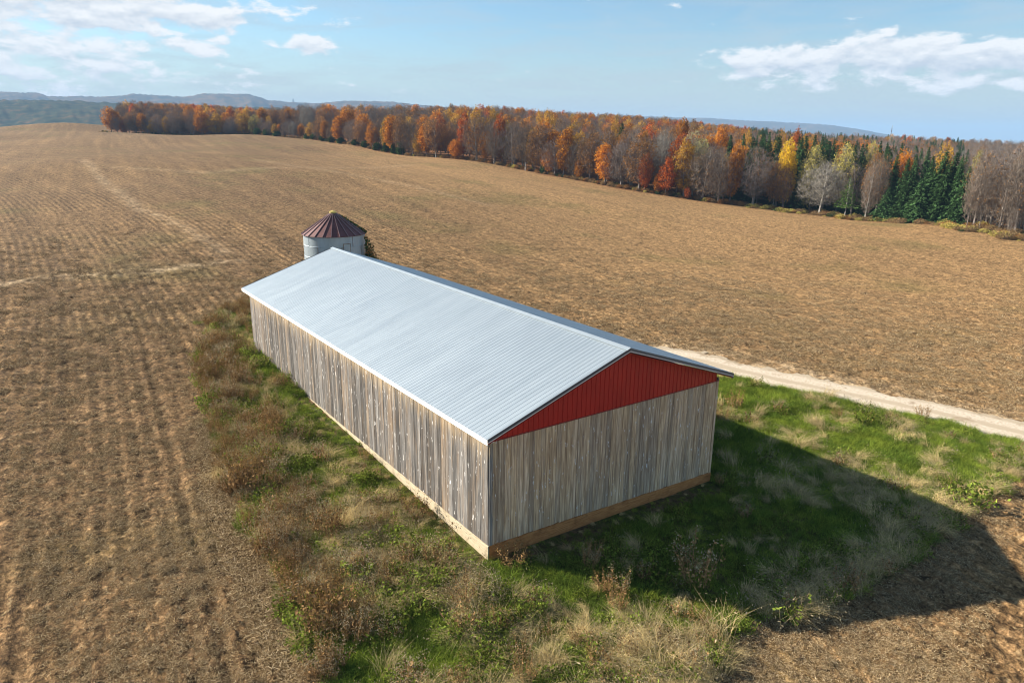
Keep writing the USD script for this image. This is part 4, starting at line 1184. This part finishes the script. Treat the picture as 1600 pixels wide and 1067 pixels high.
# bushes and leaf litter along the foot of the wood
SHRUB = []
for k, (mat, tw_) in enumerate((('brown', 'tan'), ('olive', 'tan'), ('rust', 'grey'), ('cedar', 'grey'))):
    rng_ = np.random.default_rng(500 + k)
    C = in_crown(420, rng_, 1.6, 1.0, .0, 1.6, .7)
    c = stage.CreateClassPrim(f'/World/bush_shape_{k:03d}'); c = UsdGeom.Xform.Define(stage, c.GetPath()).GetPrim(); c.SetSpecifier(Sdf.SpecifierClass)
    toned(str(c.GetPath()) + '/leaves', leaves(C, np.full(len(C), .13), rng_, .2), LEAF[mat])
    S0 = rng_.normal(0, .16, (240, 3)) * [1, 1, 0]
    toned(str(c.GetPath()) + '/twigs', slivers(S0, C[:240], np.full(240, .03), rng_), TWIG[tw_])
    SHRUB.append(c)
items = []
for px in np.arange(170, 1720, 1.6):
    for _ in range(2):
        p = px + rt.uniform(-3, 3); dp = float(line_depth(p))
        right = p > 1170
        off = rt.uniform(-7.0, 2.5) + 1.5 * math.sin(p * .07) if right else rt.uniform(-1.2, 3.5)
        d = ray(p, 300); x, y = (EYE + d * (dp + off))[:2]
        s = (.25 + 1.05 * rt.random() ** 2.2) if right else rt.uniform(.3, .9)
        u = rt.random()
        k = (0 if u < .45 else 1 if u < .75 else 2 if u < .93 else 3) if right else (0 if u < .45 else 2 if u < .8 else 3 if u < .93 else 1)
        items.append((k, x, y, float(ground(x, y)) - .05, rt.uniform(0, 360), s * 1.25, s * (.62 if right else 1), 0, 0))
instancer('undergrowth', SHRUB, items, 'low dry bushes along the foot of the wood')

# ------------------------------------------------------------------ masts on the skyline
def mast(name, label, px, ytop, depth, base_w, foot_y, arms):
    P = EYE + ray(px, ytop) * depth
    gx, gy = P[0], P[1]; g0 = float(ground(gx, gy)) if depth < 3000 else (EYE + ray(px, foot_y) * depth)[2] - 4
    t = thing(name, label, 'tower', (gx, gy, g0))
    h = P[2] - g0; n = 14
    zz = np.linspace(0, h, n + 1); ww = np.interp(zz, [0, h], [base_w, base_w * .45])
    steel = STEEL
    corners = [(math.cos(a), math.sin(a)) for a in (0.3, 0.3 + 2.094, 0.3 + 4.189)]
    for c in corners:
        A = np.array([[c[0] * ww[i], c[1] * ww[i], zz[i]] for i in range(n)]); B = np.array([[c[0] * ww[i + 1], c[1] * ww[i + 1], zz[i + 1]] for i in range(n)])
        obj('leg', tubes(A, B, np.full(n, base_w * .16), np.full(n, base_w * .14), 4), steel, t)
    A, B = [], []
    for i in range(n):
        for k in range(3):
            c, d = corners[k], corners[(k + 1) % 3]
            A.append((c[0] * ww[i], c[1] * ww[i], zz[i])); B.append((d[0] * ww[i + 1], d[1] * ww[i + 1], zz[i + 1]))
    obj('lattice', tubes(np.array(A), np.array(B), np.full(len(A), base_w * .09), np.full(len(A), base_w * .09), 3), steel, t)
    if arms:
        obj('antenna', cat([box((-base_w * 1.2, -.15, h * .86), (base_w * 1.2, .15, h * .93)), box((-.2, -.2, h), (.2, .2, h * 1.04))]), steel, t)
STEEL = simple('mast_steel', (.30, .33, .37), .6, .3)
mast('radio_mast', 'thin grey lattice mast on the skyline right of the pale ridge', 1394, 199, 900, .75, 213, True)
mast('lookout_tower', 'tiny dark tower on the blue hill crest', 458, 155, 4560, 6.0, 160, False)
# ------------------------------------------------------------------ rough grass and weeds round the barn
BLADE = {
    'green': leaf_material('green_blades', spread3((.265, .325, .045), .45, 1.6), .3, .3),
    'dark': leaf_material('dark_green_blades', spread3((.135, .195, .030), .4, 1.7), .25, .3),
    'tan': leaf_material('tan_blades', spread3((.58, .455, .225), .5, 1.5), .2, .25),
    'straw': leaf_material('straw_pieces', [(0, (.075, .048, .025)), (.4, (.25, .165, .080)), (.75, (.50, .36, .19)), (1, (.78, .63, .40))], .1, .15),
    'brown': leaf_material('brown_stems', spread3((.31, .190, .085), .4, 1.7), .1, .25),
    'fluff': leaf_material('seed_fluff', spread3((.40, .325, .20), .5, 1.5), .25, .2),
    'rust': leaf_material('russet_seed_heads', spread3((.30, .185, .065), .45, 1.6), .15, .25),
    'leaf': leaf_material('weed_leaves', spread3((.170, .215, .034), .4, 1.8), .3, .3),
}
def blades(n, rng, rad, h, lean, droop, w, common=(0, 0)):
    """Curved grass blades of three triangles."""
    a = rng.uniform(0, 6.283, n); r = rad * np.sqrt(rng.uniform(0, 1, n))
    B = np.stack([np.cos(a) * r, np.sin(a) * r, 0 * r - .03], 1)
    d = rng.normal(0, lean, (n, 2)) + np.array(common)
    H = h * rng.uniform(.55, 1.15, n)
    d3 = np.column_stack([d, np.ones(n)]); d3 /= np.linalg.norm(d3, axis=1, keepdims=True)
    M_ = B + d3 * (H * .55)[:, None]
    out = np.column_stack([d, 0 * H]); ln = np.linalg.norm(out, axis=1, keepdims=True); out = out / np.maximum(ln, .05)
    T = M_ + d3 * (H * .5)[:, None] + out * (H * droop * rng.uniform(.2, 1, n))[:, None] + np.column_stack([0 * H, 0 * H, -H * droop * .5 * rng.uniform(.2, 1.2, n)])
    s = np.column_stack([-np.sin(a * 3), np.cos(a * 3), 0 * a]) * w / 2
    V = np.stack([B - s, B + s, M_ + s * .8, M_ - s * .8, T], 1).reshape(-1, 3)
    i = np.arange(n)[:, None] * 5
    return (V, np.concatenate([i + [0, 1, 2], i + [0, 2, 3], i + [3, 2, 4]])), T

PLANTS = {}
def plant(kind, k, **parts):
    c = stage.CreateClassPrim(f'/World/{kind}_shape_{k:03d}'); c = UsdGeom.Xform.Define(stage, c.GetPath()).GetPrim(); c.SetSpecifier(Sdf.SpecifierClass)
    for name, (mesh, mat) in parts.items():
        pm = toned(f'{c.GetPath()}/{name}', mesh, mat)
        if name != 'stems': tag(pm.GetPrim(), kind='stuff')
    PLANTS.setdefault(kind, []).append(c)

def stems(n, rng, rad, h, lean, w=.012, common=(0, 0)):
    a = rng.uniform(0, 6.283, n); r = rad * np.sqrt(rng.uniform(0, 1, n))
    B = np.stack([np.cos(a) * r, np.sin(a) * r, 0 * r - .05], 1)
    d = np.column_stack([rng.normal(0, lean, (n, 2)) + np.array(common) + np.stack([np.cos(a), np.sin(a)], 1) * .18, np.ones(n)])
    d /= np.linalg.norm(d, axis=1, keepdims=True)
    T = B + d * (h * rng.uniform(.6, 1.1, (n, 1)))
    return tubes(B, T, np.full(n, w / 2), np.full(n, w / 4), 3), B, T

for k in range(4):
    q = np.random.default_rng(600 + k)
    (m, T) = blades(110, q, .34, .34 + .05 * k, .45, .55, .013)
    plant('green_grass', k, blades=(m, BLADE['green' if k % 2 == 0 else 'dark']))
    (m, T) = blades(120, q, .36, .24, .6, .6, .014)
    plant('short_grass', k, blades=(m, BLADE['dark' if k < 3 else 'green']))
    cm = q.normal(0, .35, 2)
    (m, T) = blades(110, q, .26, .78, .34, .75, .010, cm)
    hd, _ = leaves(T[:55] - [0, 0, .02], np.full(55, .022), q, 0, 3.2), 0
    plant('tan_grass', k, blades=(m, BLADE['tan']), seed_heads=(hd, BLADE['fluff']))
    st, B, T = stems(26, q, .30, .85 + .1 * k, .16, .013)
    u = q.uniform(.25, .95, (26, 12, 1)); P = (B[:, None] * (1 - u) + T[:, None] * u).reshape(-1, 3) + q.normal(0, .035, (26 * 12, 3))
    lf = leaves(P, np.full(len(P), .042), q, 0, 1.7)
    P2 = np.repeat(T, 12, 0) + q.normal(0, .06, (26 * 12, 3)) * [1, 1, 1.2]
    hd = leaves(P2, np.full(len(P2), .028), q, 0, 1.3)
    plant('brown_weed', k, stems=(st, BLADE['brown']), leaves=(lf, BLADE['brown']), seed_heads=(hd, BLADE['fluff' if k % 2 else 'rust']))
    st, B, T = stems(22, q, .30, .55 + .05 * k, .25, .012)
    u = q.uniform(.1, 1.0, (22, 16, 1)); P = (B[:, None] * (1 - u) + T[:, None] * u).reshape(-1, 3) + q.normal(0, .07, (22 * 16, 3))
    lf = leaves(P, np.full(len(P), .06), q, .3, 1.6)
    plant('leafy_weed', k, stems=(st, BLADE['brown']), leaves=(lf, BLADE['leaf']))
    st, B, T = stems(24, q, .28, .75, .2, .010)
    P2 = np.repeat(T, 18, 0) + q.normal(0, .075, (24 * 18, 3))
    hd = leaves(P2, np.full(len(P2), .026), q, 0, 1.2)
    u = q.uniform(.2, .9, (24, 6, 1)); P = (B[:, None] * (1 - u) + T[:, None] * u).reshape(-1, 3)
    plant('fluffy_weed', k, stems=(st, BLADE['brown']), leaves=(leaves(P, np.full(len(P), .06), q, 0, 1.8), BLADE['leaf' if k % 2 else 'brown']), seed_heads=(hd, BLADE['fluff']))

left_line = np.array([hit(*p)[:2] for p in LEFT_EDGE]); right_line = np.array([hit(*p)[:2] for p in RIGHT_EDGE])
bx0, by0, bx1, by1 = VERGE.bounds
rg = np.random.default_rng(91)
def scatter_points(step):
    X, Y = np.meshgrid(np.arange(bx0 - 1, bx1 + 1, step), np.arange(by0 - 1, by1 + 1, step))
    xy = np.column_stack([X.ravel(), Y.ravel()]) + rg.uniform(-.5, .5, (X.size, 2)) * step
    rag = (meshkit.fbm(np.column_stack([xy * .9, 0 * xy[:, 0] + 2]), 3, 3)[:, None] - .5) * 1.4
    ok = inside(VERGE, xy[:, 0] + rag[:, 0], xy[:, 1] - rag[:, 0] * .7) & ~inside(BARN_POLY.buffer(.16), xy[:, 0], xy[:, 1])
    xy = xy[ok]
    P = proj(np.column_stack([xy, ground(xy[:, 0], xy[:, 1])]))
    ok = (P[:, 0] > -60) & (P[:, 0] < 1660) & (P[:, 1] < 1150) & (P[:, 2] > 0)
    return xy[ok]
order = ['green_grass', 'short_grass', 'tan_grass', 'brown_weed', 'leafy_weed', 'fluffy_weed']
def kinds_at(xy):
    """Chance of each plant kind at each point."""
    x, y = xy[:, 0], xy[:, 1]
    n1 = meshkit.fbm(np.column_stack([xy * .42, 0 * x]), 3, 51); n2 = meshkit.fbm(np.column_stack([xy * .30, 0 * x + 5]), 3, 52); n3 = meshkit.fbm(np.column_stack([xy * .6, 0 * x + 9]), 2, 53)
    dl = dist_line(left_line, x, y); dr = dist_line(right_line, x, y)
    w = np.full((len(x), 6), .02)
    left = (x < 0) | (y < -6)
    edge = np.exp(-(dl / 2.6) ** 2)
    wall = np.exp(-((x + .6) / 1.3) ** 2) * (y > 9)
    shade = ((x > .5) & (x < 13.5) & (y < .5) & (y > -7.5)).astype(float)
    lit = ((x > 12) & (y > -7)).astype(float)
    tans = np.exp(-(dist_line(np.array([(14., -1.), (19.5, -6.5)]), x, y) / 1.9) ** 2) + np.exp(-(dr / 1.4) ** 2)
    front = ((y < -5) & (x < 9)).astype(float)
    g = smoothstep(.42, .60, n1)
    w[:, 0] += 1.25 + 1.8 * g + 2.6 * wall + .45 * shade * g + 5.5 * lit * smoothstep(.20, .34, n1)
    w[:, 1] += .30 + .6 * g + .5 * wall + 2.0 * shade + .5 * lit
    w[:, 2] += .40 * (1 - g) + .2 * edge + .8 * tans + 1.25 * front * smoothstep(.38, .55, n2) + .5 * left * smoothstep(.5, .62, n2) + .02 * lit
    w[:, 3] += .75 * np.exp(-(dl / 2.0) ** 2) + .05 * (1 - g) * (x < 0) + .22 * shade * smoothstep(.5, .62, n2)
    w[:, 4] += .55 * smoothstep(.45, .6, n3) * left + .25 * shade
    w[:, 5] += .10 * smoothstep(.47, .6, n2) * left + .12 * tans
    return w / w.sum(1, keepdims=True)
def plants_at(xy, smin, smax):
    w = kinds_at(xy); c = np.cumsum(w, 1)
    k = (rg.random((len(xy), 1)) > c).sum(1).clip(0, 5)
    z = ground(xy[:, 0], xy[:, 1]) + .03
    n = len(xy)
    sc = rg.uniform(smin, smax, n) * (.72 + .62 * meshkit.noise(np.column_stack([xy * .7, 0 * z]), 71))
    shade = (xy[:, 0] > .2) & (xy[:, 0] < 13) & (xy[:, 1] > -6)
    sc = np.where(shade, sc * .75, sc)
    near = np.exp(-((xy[:, 0] + .3) / .9) ** 2) * (xy[:, 1] > -.3) * (xy[:, 1] < 19) + (np.abs(xy[:, 1] + .35) < .7) * (xy[:, 0] > 0) * (xy[:, 0] < 12.3)
    sc *= 1 - .62 * np.clip(near, 0, 1)
    return k, np.column_stack([xy, z, rg.uniform(0, 360, n), sc, sc * rg.uniform(.8, 1.2, n), rg.uniform(0, 6.28, n), np.abs(rg.normal(0, .12, n))])
pts = [(scatter_points(.27), .75, 1.15)]
K, D = [], []
for xy, a, b in pts:
    k, d = plants_at(xy, a, b); K.append(k); D.append(d)
K, D = np.concatenate(K), np.concatenate(D)
print('plants', len(K), np.bincount(K))
names = {'green_grass': ('green_grass', 'long bright green grass around the barn'), 'short_grass': ('short_grass', 'short dark green grass mostly in the barn shadow'), 'tan_grass': ('dry_grass', 'bent dry tan grass along the verge'),
         'brown_weed': ('brown_weeds', 'dead brown weeds along the field border'), 'leafy_weed': ('leafy_weeds', 'green leafy weeds among the grass'), 'fluffy_weed': ('seeding_weeds', 'pale fluffy seed heads among the weeds')}
for i, kd in enumerate(order):
    sel = K == i
    pr = rg.integers(0, 4, sel.sum())
    instancer(names[kd][0], PLANTS[kd], np.column_stack([pr, D[sel]]), names[kd][1])

# clumps that stand out one by one
CLUMPS = [  # kind, px, py of the foot, scale, name, label
    ('leafy_weed', 1022, 905, 1.5, 'burdock', 'yellow-green broad-leaved weed at the edge of the gable shadow'),
    ('brown_weed', 1084, 915, 1.55, 'weed_clump', 'tall dark seedy weed beside the yellow-green broad-leaved weed'),
    ('tan_grass', 1232, 962, 1.35, 'grass_clump', 'pale dry grass fan at the lower corner of the barn shadow'),
    ('tan_grass', 1122, 1003, 1.6, 'grass_clump', 'tall bent straw-coloured grass clump right of the bottom middle'),
    ('brown_weed', 648, 806, 1.15, 'weed_clump', 'orange-brown leafy weed against the long barn wall'),
    ('leafy_weed', 1508, 792, 2.0, 'weed_clump', 'dark green bushy weed near the far corner of the shadow'),
    ('brown_weed', 345, 590, 1.9, 'weed_clump', 'olive-brown weed mound on the left verge near the barn far corner'),
    ('brown_weed', 388, 770, 2.0, 'weed_clump', 'broad dark brown weed mound at the left field border'),
    ('brown_weed', 500, 985, 1.8, 'weed_clump', 'reddish brown weed mound at the lower left tip of the verge'),
    ('fluffy_weed', 560, 905, 1.5, 'weed_clump', 'fluffy grey seed weed in front of the near barn corner, left'),
    ('brown_weed', 800, 885, 1.1, 'weed_clump', 'dry seedy weed leaning on the gable bottom boards'),
    ('tan_grass', 1012, 1052, 1.7, 'grass_clump', 'matted tan grass mound at the bottom edge of the picture'),
    ('fluffy_weed', 350, 560, 1.3, 'weed_clump', 'pale grey fluffy weed at the far end of the left verge'),
]
for kd, px, py, s, nm, lab in CLUMPS:
    P = hit(px, py)
    pl = PLANTS[kd][rg.integers(4)]
    x = UsdGeom.Xform.Define(stage, path_of(nm)); x.AddTranslateOp().Set(Gf.Vec3d(float(P[0]), float(P[1]), float(ground(P[0], P[1])) + .02))
    x.AddRotateZOp().Set(float(rg.uniform(0, 360))); x.AddScaleOp().Set(Gf.Vec3f(s * 1.1, s * 1.1, s))
    x.GetPrim().GetReferences().AddInternalReference(pl.GetPath()); x.GetPrim().SetInstanceable(True)
    tag(x.GetPrim(), lab, 'grass clump' if nm == 'grass_clump' else 'weed')

# ------------------------------------------------------------------ straw and clods on the tilled field
SOIL = simple('clod_soil', (.15, .095, .055), .95, spec=.1, vary=.4, scale=9)
for k in range(4):
    q = np.random.default_rng(700 + k)
    n = 130
    A = np.column_stack([q.uniform(-.55, .55, (n, 2)), q.uniform(.0, .07, n)])
    a = q.uniform(0, 6.283, n); el_ = q.normal(0, .28, n); L_ = q.uniform(.05, .24, n)
    d = np.column_stack([np.cos(a) * np.cos(el_), np.sin(a) * np.cos(el_), np.sin(el_)]) * L_[:, None]
    s = np.cross(d, [0, 0, 1.]); s /= np.maximum(np.linalg.norm(s, axis=1, keepdims=True), 1e-6); s *= q.uniform(.005, .012, (n, 1))
    V = np.stack([A - s, A + s, A + d + s * .7, A + d - s * .7], 1).reshape(-1, 3)
    i = np.arange(n)[:, None] * 4
    straw = (V, np.concatenate([i + [0, 1, 2], i + [0, 2, 3]]))
    cl = []
    for _ in range(7):
        b = trimesh.creation.icosahedron(); v = b.vertices * q.uniform(.7, 1.3, (12, 1)) * q.uniform(.02, .06) * [1, 1, .7]
        cl.append((v + [*q.uniform(-.5, .5, 2), .015], b.faces))
    plant('crop_residue', k, straw=(straw, BLADE['straw']), clods=(join(cl), SOIL))
items = []
tries = rg.random((52000, 2))
rad_ = 15 * (120 / 15) ** (tries[:, 0] ** 1.25); ang_ = YAW - np.radians(-38 + 76 * tries[:, 1])
xy = np.column_stack([EYE[0] + rad_ * np.cos(ang_), EYE[1] + rad_ * np.sin(ang_)])
tt = .9936 * xy[:, 0] - .113 * xy[:, 1] + .0009 * np.maximum(xy[:, 1] - 8, 0) ** 2
rowp = .5 + .5 * np.sin(tt * 2 * math.pi / .76 + 1.2 * meshkit.noise(np.column_stack([xy * .1, 0 * tt]), 5))
patch = smoothstep(.35, .62, meshkit.fbm(np.column_stack([xy * .16, 0 * tt + 3]), 3, 15))
keep = rg.random(len(xy)) < (.10 + .75 * rowp ** 2 + .28 * patch) * (1 - smoothstep(45, 118, rad_) * .96)
keep &= ~inside(VERGE.buffer(-.5), xy[:, 0], xy[:, 1]) & ~inside(BARN_POLY, xy[:, 0], xy[:, 1]) & (dist_line(LANE_LINE, xy[:, 0], xy[:, 1]) > 2.3)
P = proj(np.column_stack([xy, 0 * xy[:, 0]])); keep &= (P[:, 1] < 1140) & (np.abs(P[:, 0] - 800) < 880)
xy, rad_ = xy[keep], rad_[keep]
z = ground(xy[:, 0], xy[:, 1]) + near_relief(xy[:, 0], xy[:, 1], rad_)
n = len(xy); sc = rg.uniform(.4, .75, n) * np.clip(rad_ / 40, .8, 1.8)
rim = []
for a, b in zip(left_line[5:-1], left_line[6:]):
    for t_ in rg.random(46): rim.append(a + (b - a) * t_ + rg.normal(0, .22, 2) + [-.45, -.1])
rim = np.array(rim); rz = ground(rim[:, 0], rim[:, 1]) + .06
xy = np.concatenate([xy, rim]); z = np.concatenate([z, rz]); sc = np.concatenate([sc, rg.uniform(.7, 1.15, len(rim))]); n = len(xy)
print('residue', n)
instancer('crop_residue', PLANTS['crop_residue'], np.column_stack([rg.integers(0, 4, n), xy, z + .0, rg.uniform(0, 360, n), sc, sc, rg.uniform(0, 6.28, n), 0 * n * sc]), 'straw and clods lying on the tilled field')

# ------------------------------------------------------------------ creeper on the grain bin
q = np.random.default_rng(800)
a_r = math.atan2(RT[1], RT[0])
n = 9000
aa = a_r + q.uniform(-.40, 1.5, n)
zz = q.uniform(0, 1, n) ** .8 * (He + .1)
rr = BR + .08 + np.abs(q.normal(0, .16, n)) + (.25 + 1.25 * (1 - zz / He)) * q.uniform(0, 1, n) ** 1.3
lim = .25 + .75 * meshkit.noise(np.column_stack([aa * 2.2, 0 * aa, 0 * aa]), 8)
ok = (zz / He < lim * 1.5) & ((aa > a_r - .18) | (zz / He < .6))
Pl = np.column_stack([rr * np.cos(aa), rr * np.sin(aa), zz])[ok]
n2 = 420
ra = a_r + q.uniform(.0, 1.5, n2); rr2 = RR_ * (1 - .75 * q.uniform(0, 1, n2) ** 1.6)
Pr = np.column_stack([rr2 * np.cos(ra), rr2 * np.sin(ra), He - .06 + HC * (RR_ - rr2) / (RR_ - RI) + .07 + q.uniform(0, .06, n2)])
vine = thing('climbing_vine', 'dark creeper grown up the shaded right side of the grain bin', 'vine', (BX, BY, GB))
kk = np.r_[Pl, Pr]; pick = q.random(len(kk))
tag(toned(path_of('leaves', vine), leaves(kk[pick < .62], np.full((pick < .62).sum(), .15), q, .2), LEAF['cedar']).GetPrim(), kind='stuff')
tag(toned(path_of('autumn_leaves', vine), leaves(kk[pick >= .62], np.full((pick >= .62).sum(), .14), q, .2), LEAF['rust']).GetPrim(), kind='stuff')
ii = q.integers(0, len(kk), 120); A = kk[ii].copy(); A[:, 2] = np.maximum(0, A[:, 2] - q.uniform(.5, 1.6, 120)); A[:, :2] *= .985
obj('stems', tubes(A, kk[ii], np.full(120, .015), np.full(120, .008), 3), DARK_BARK, vine)
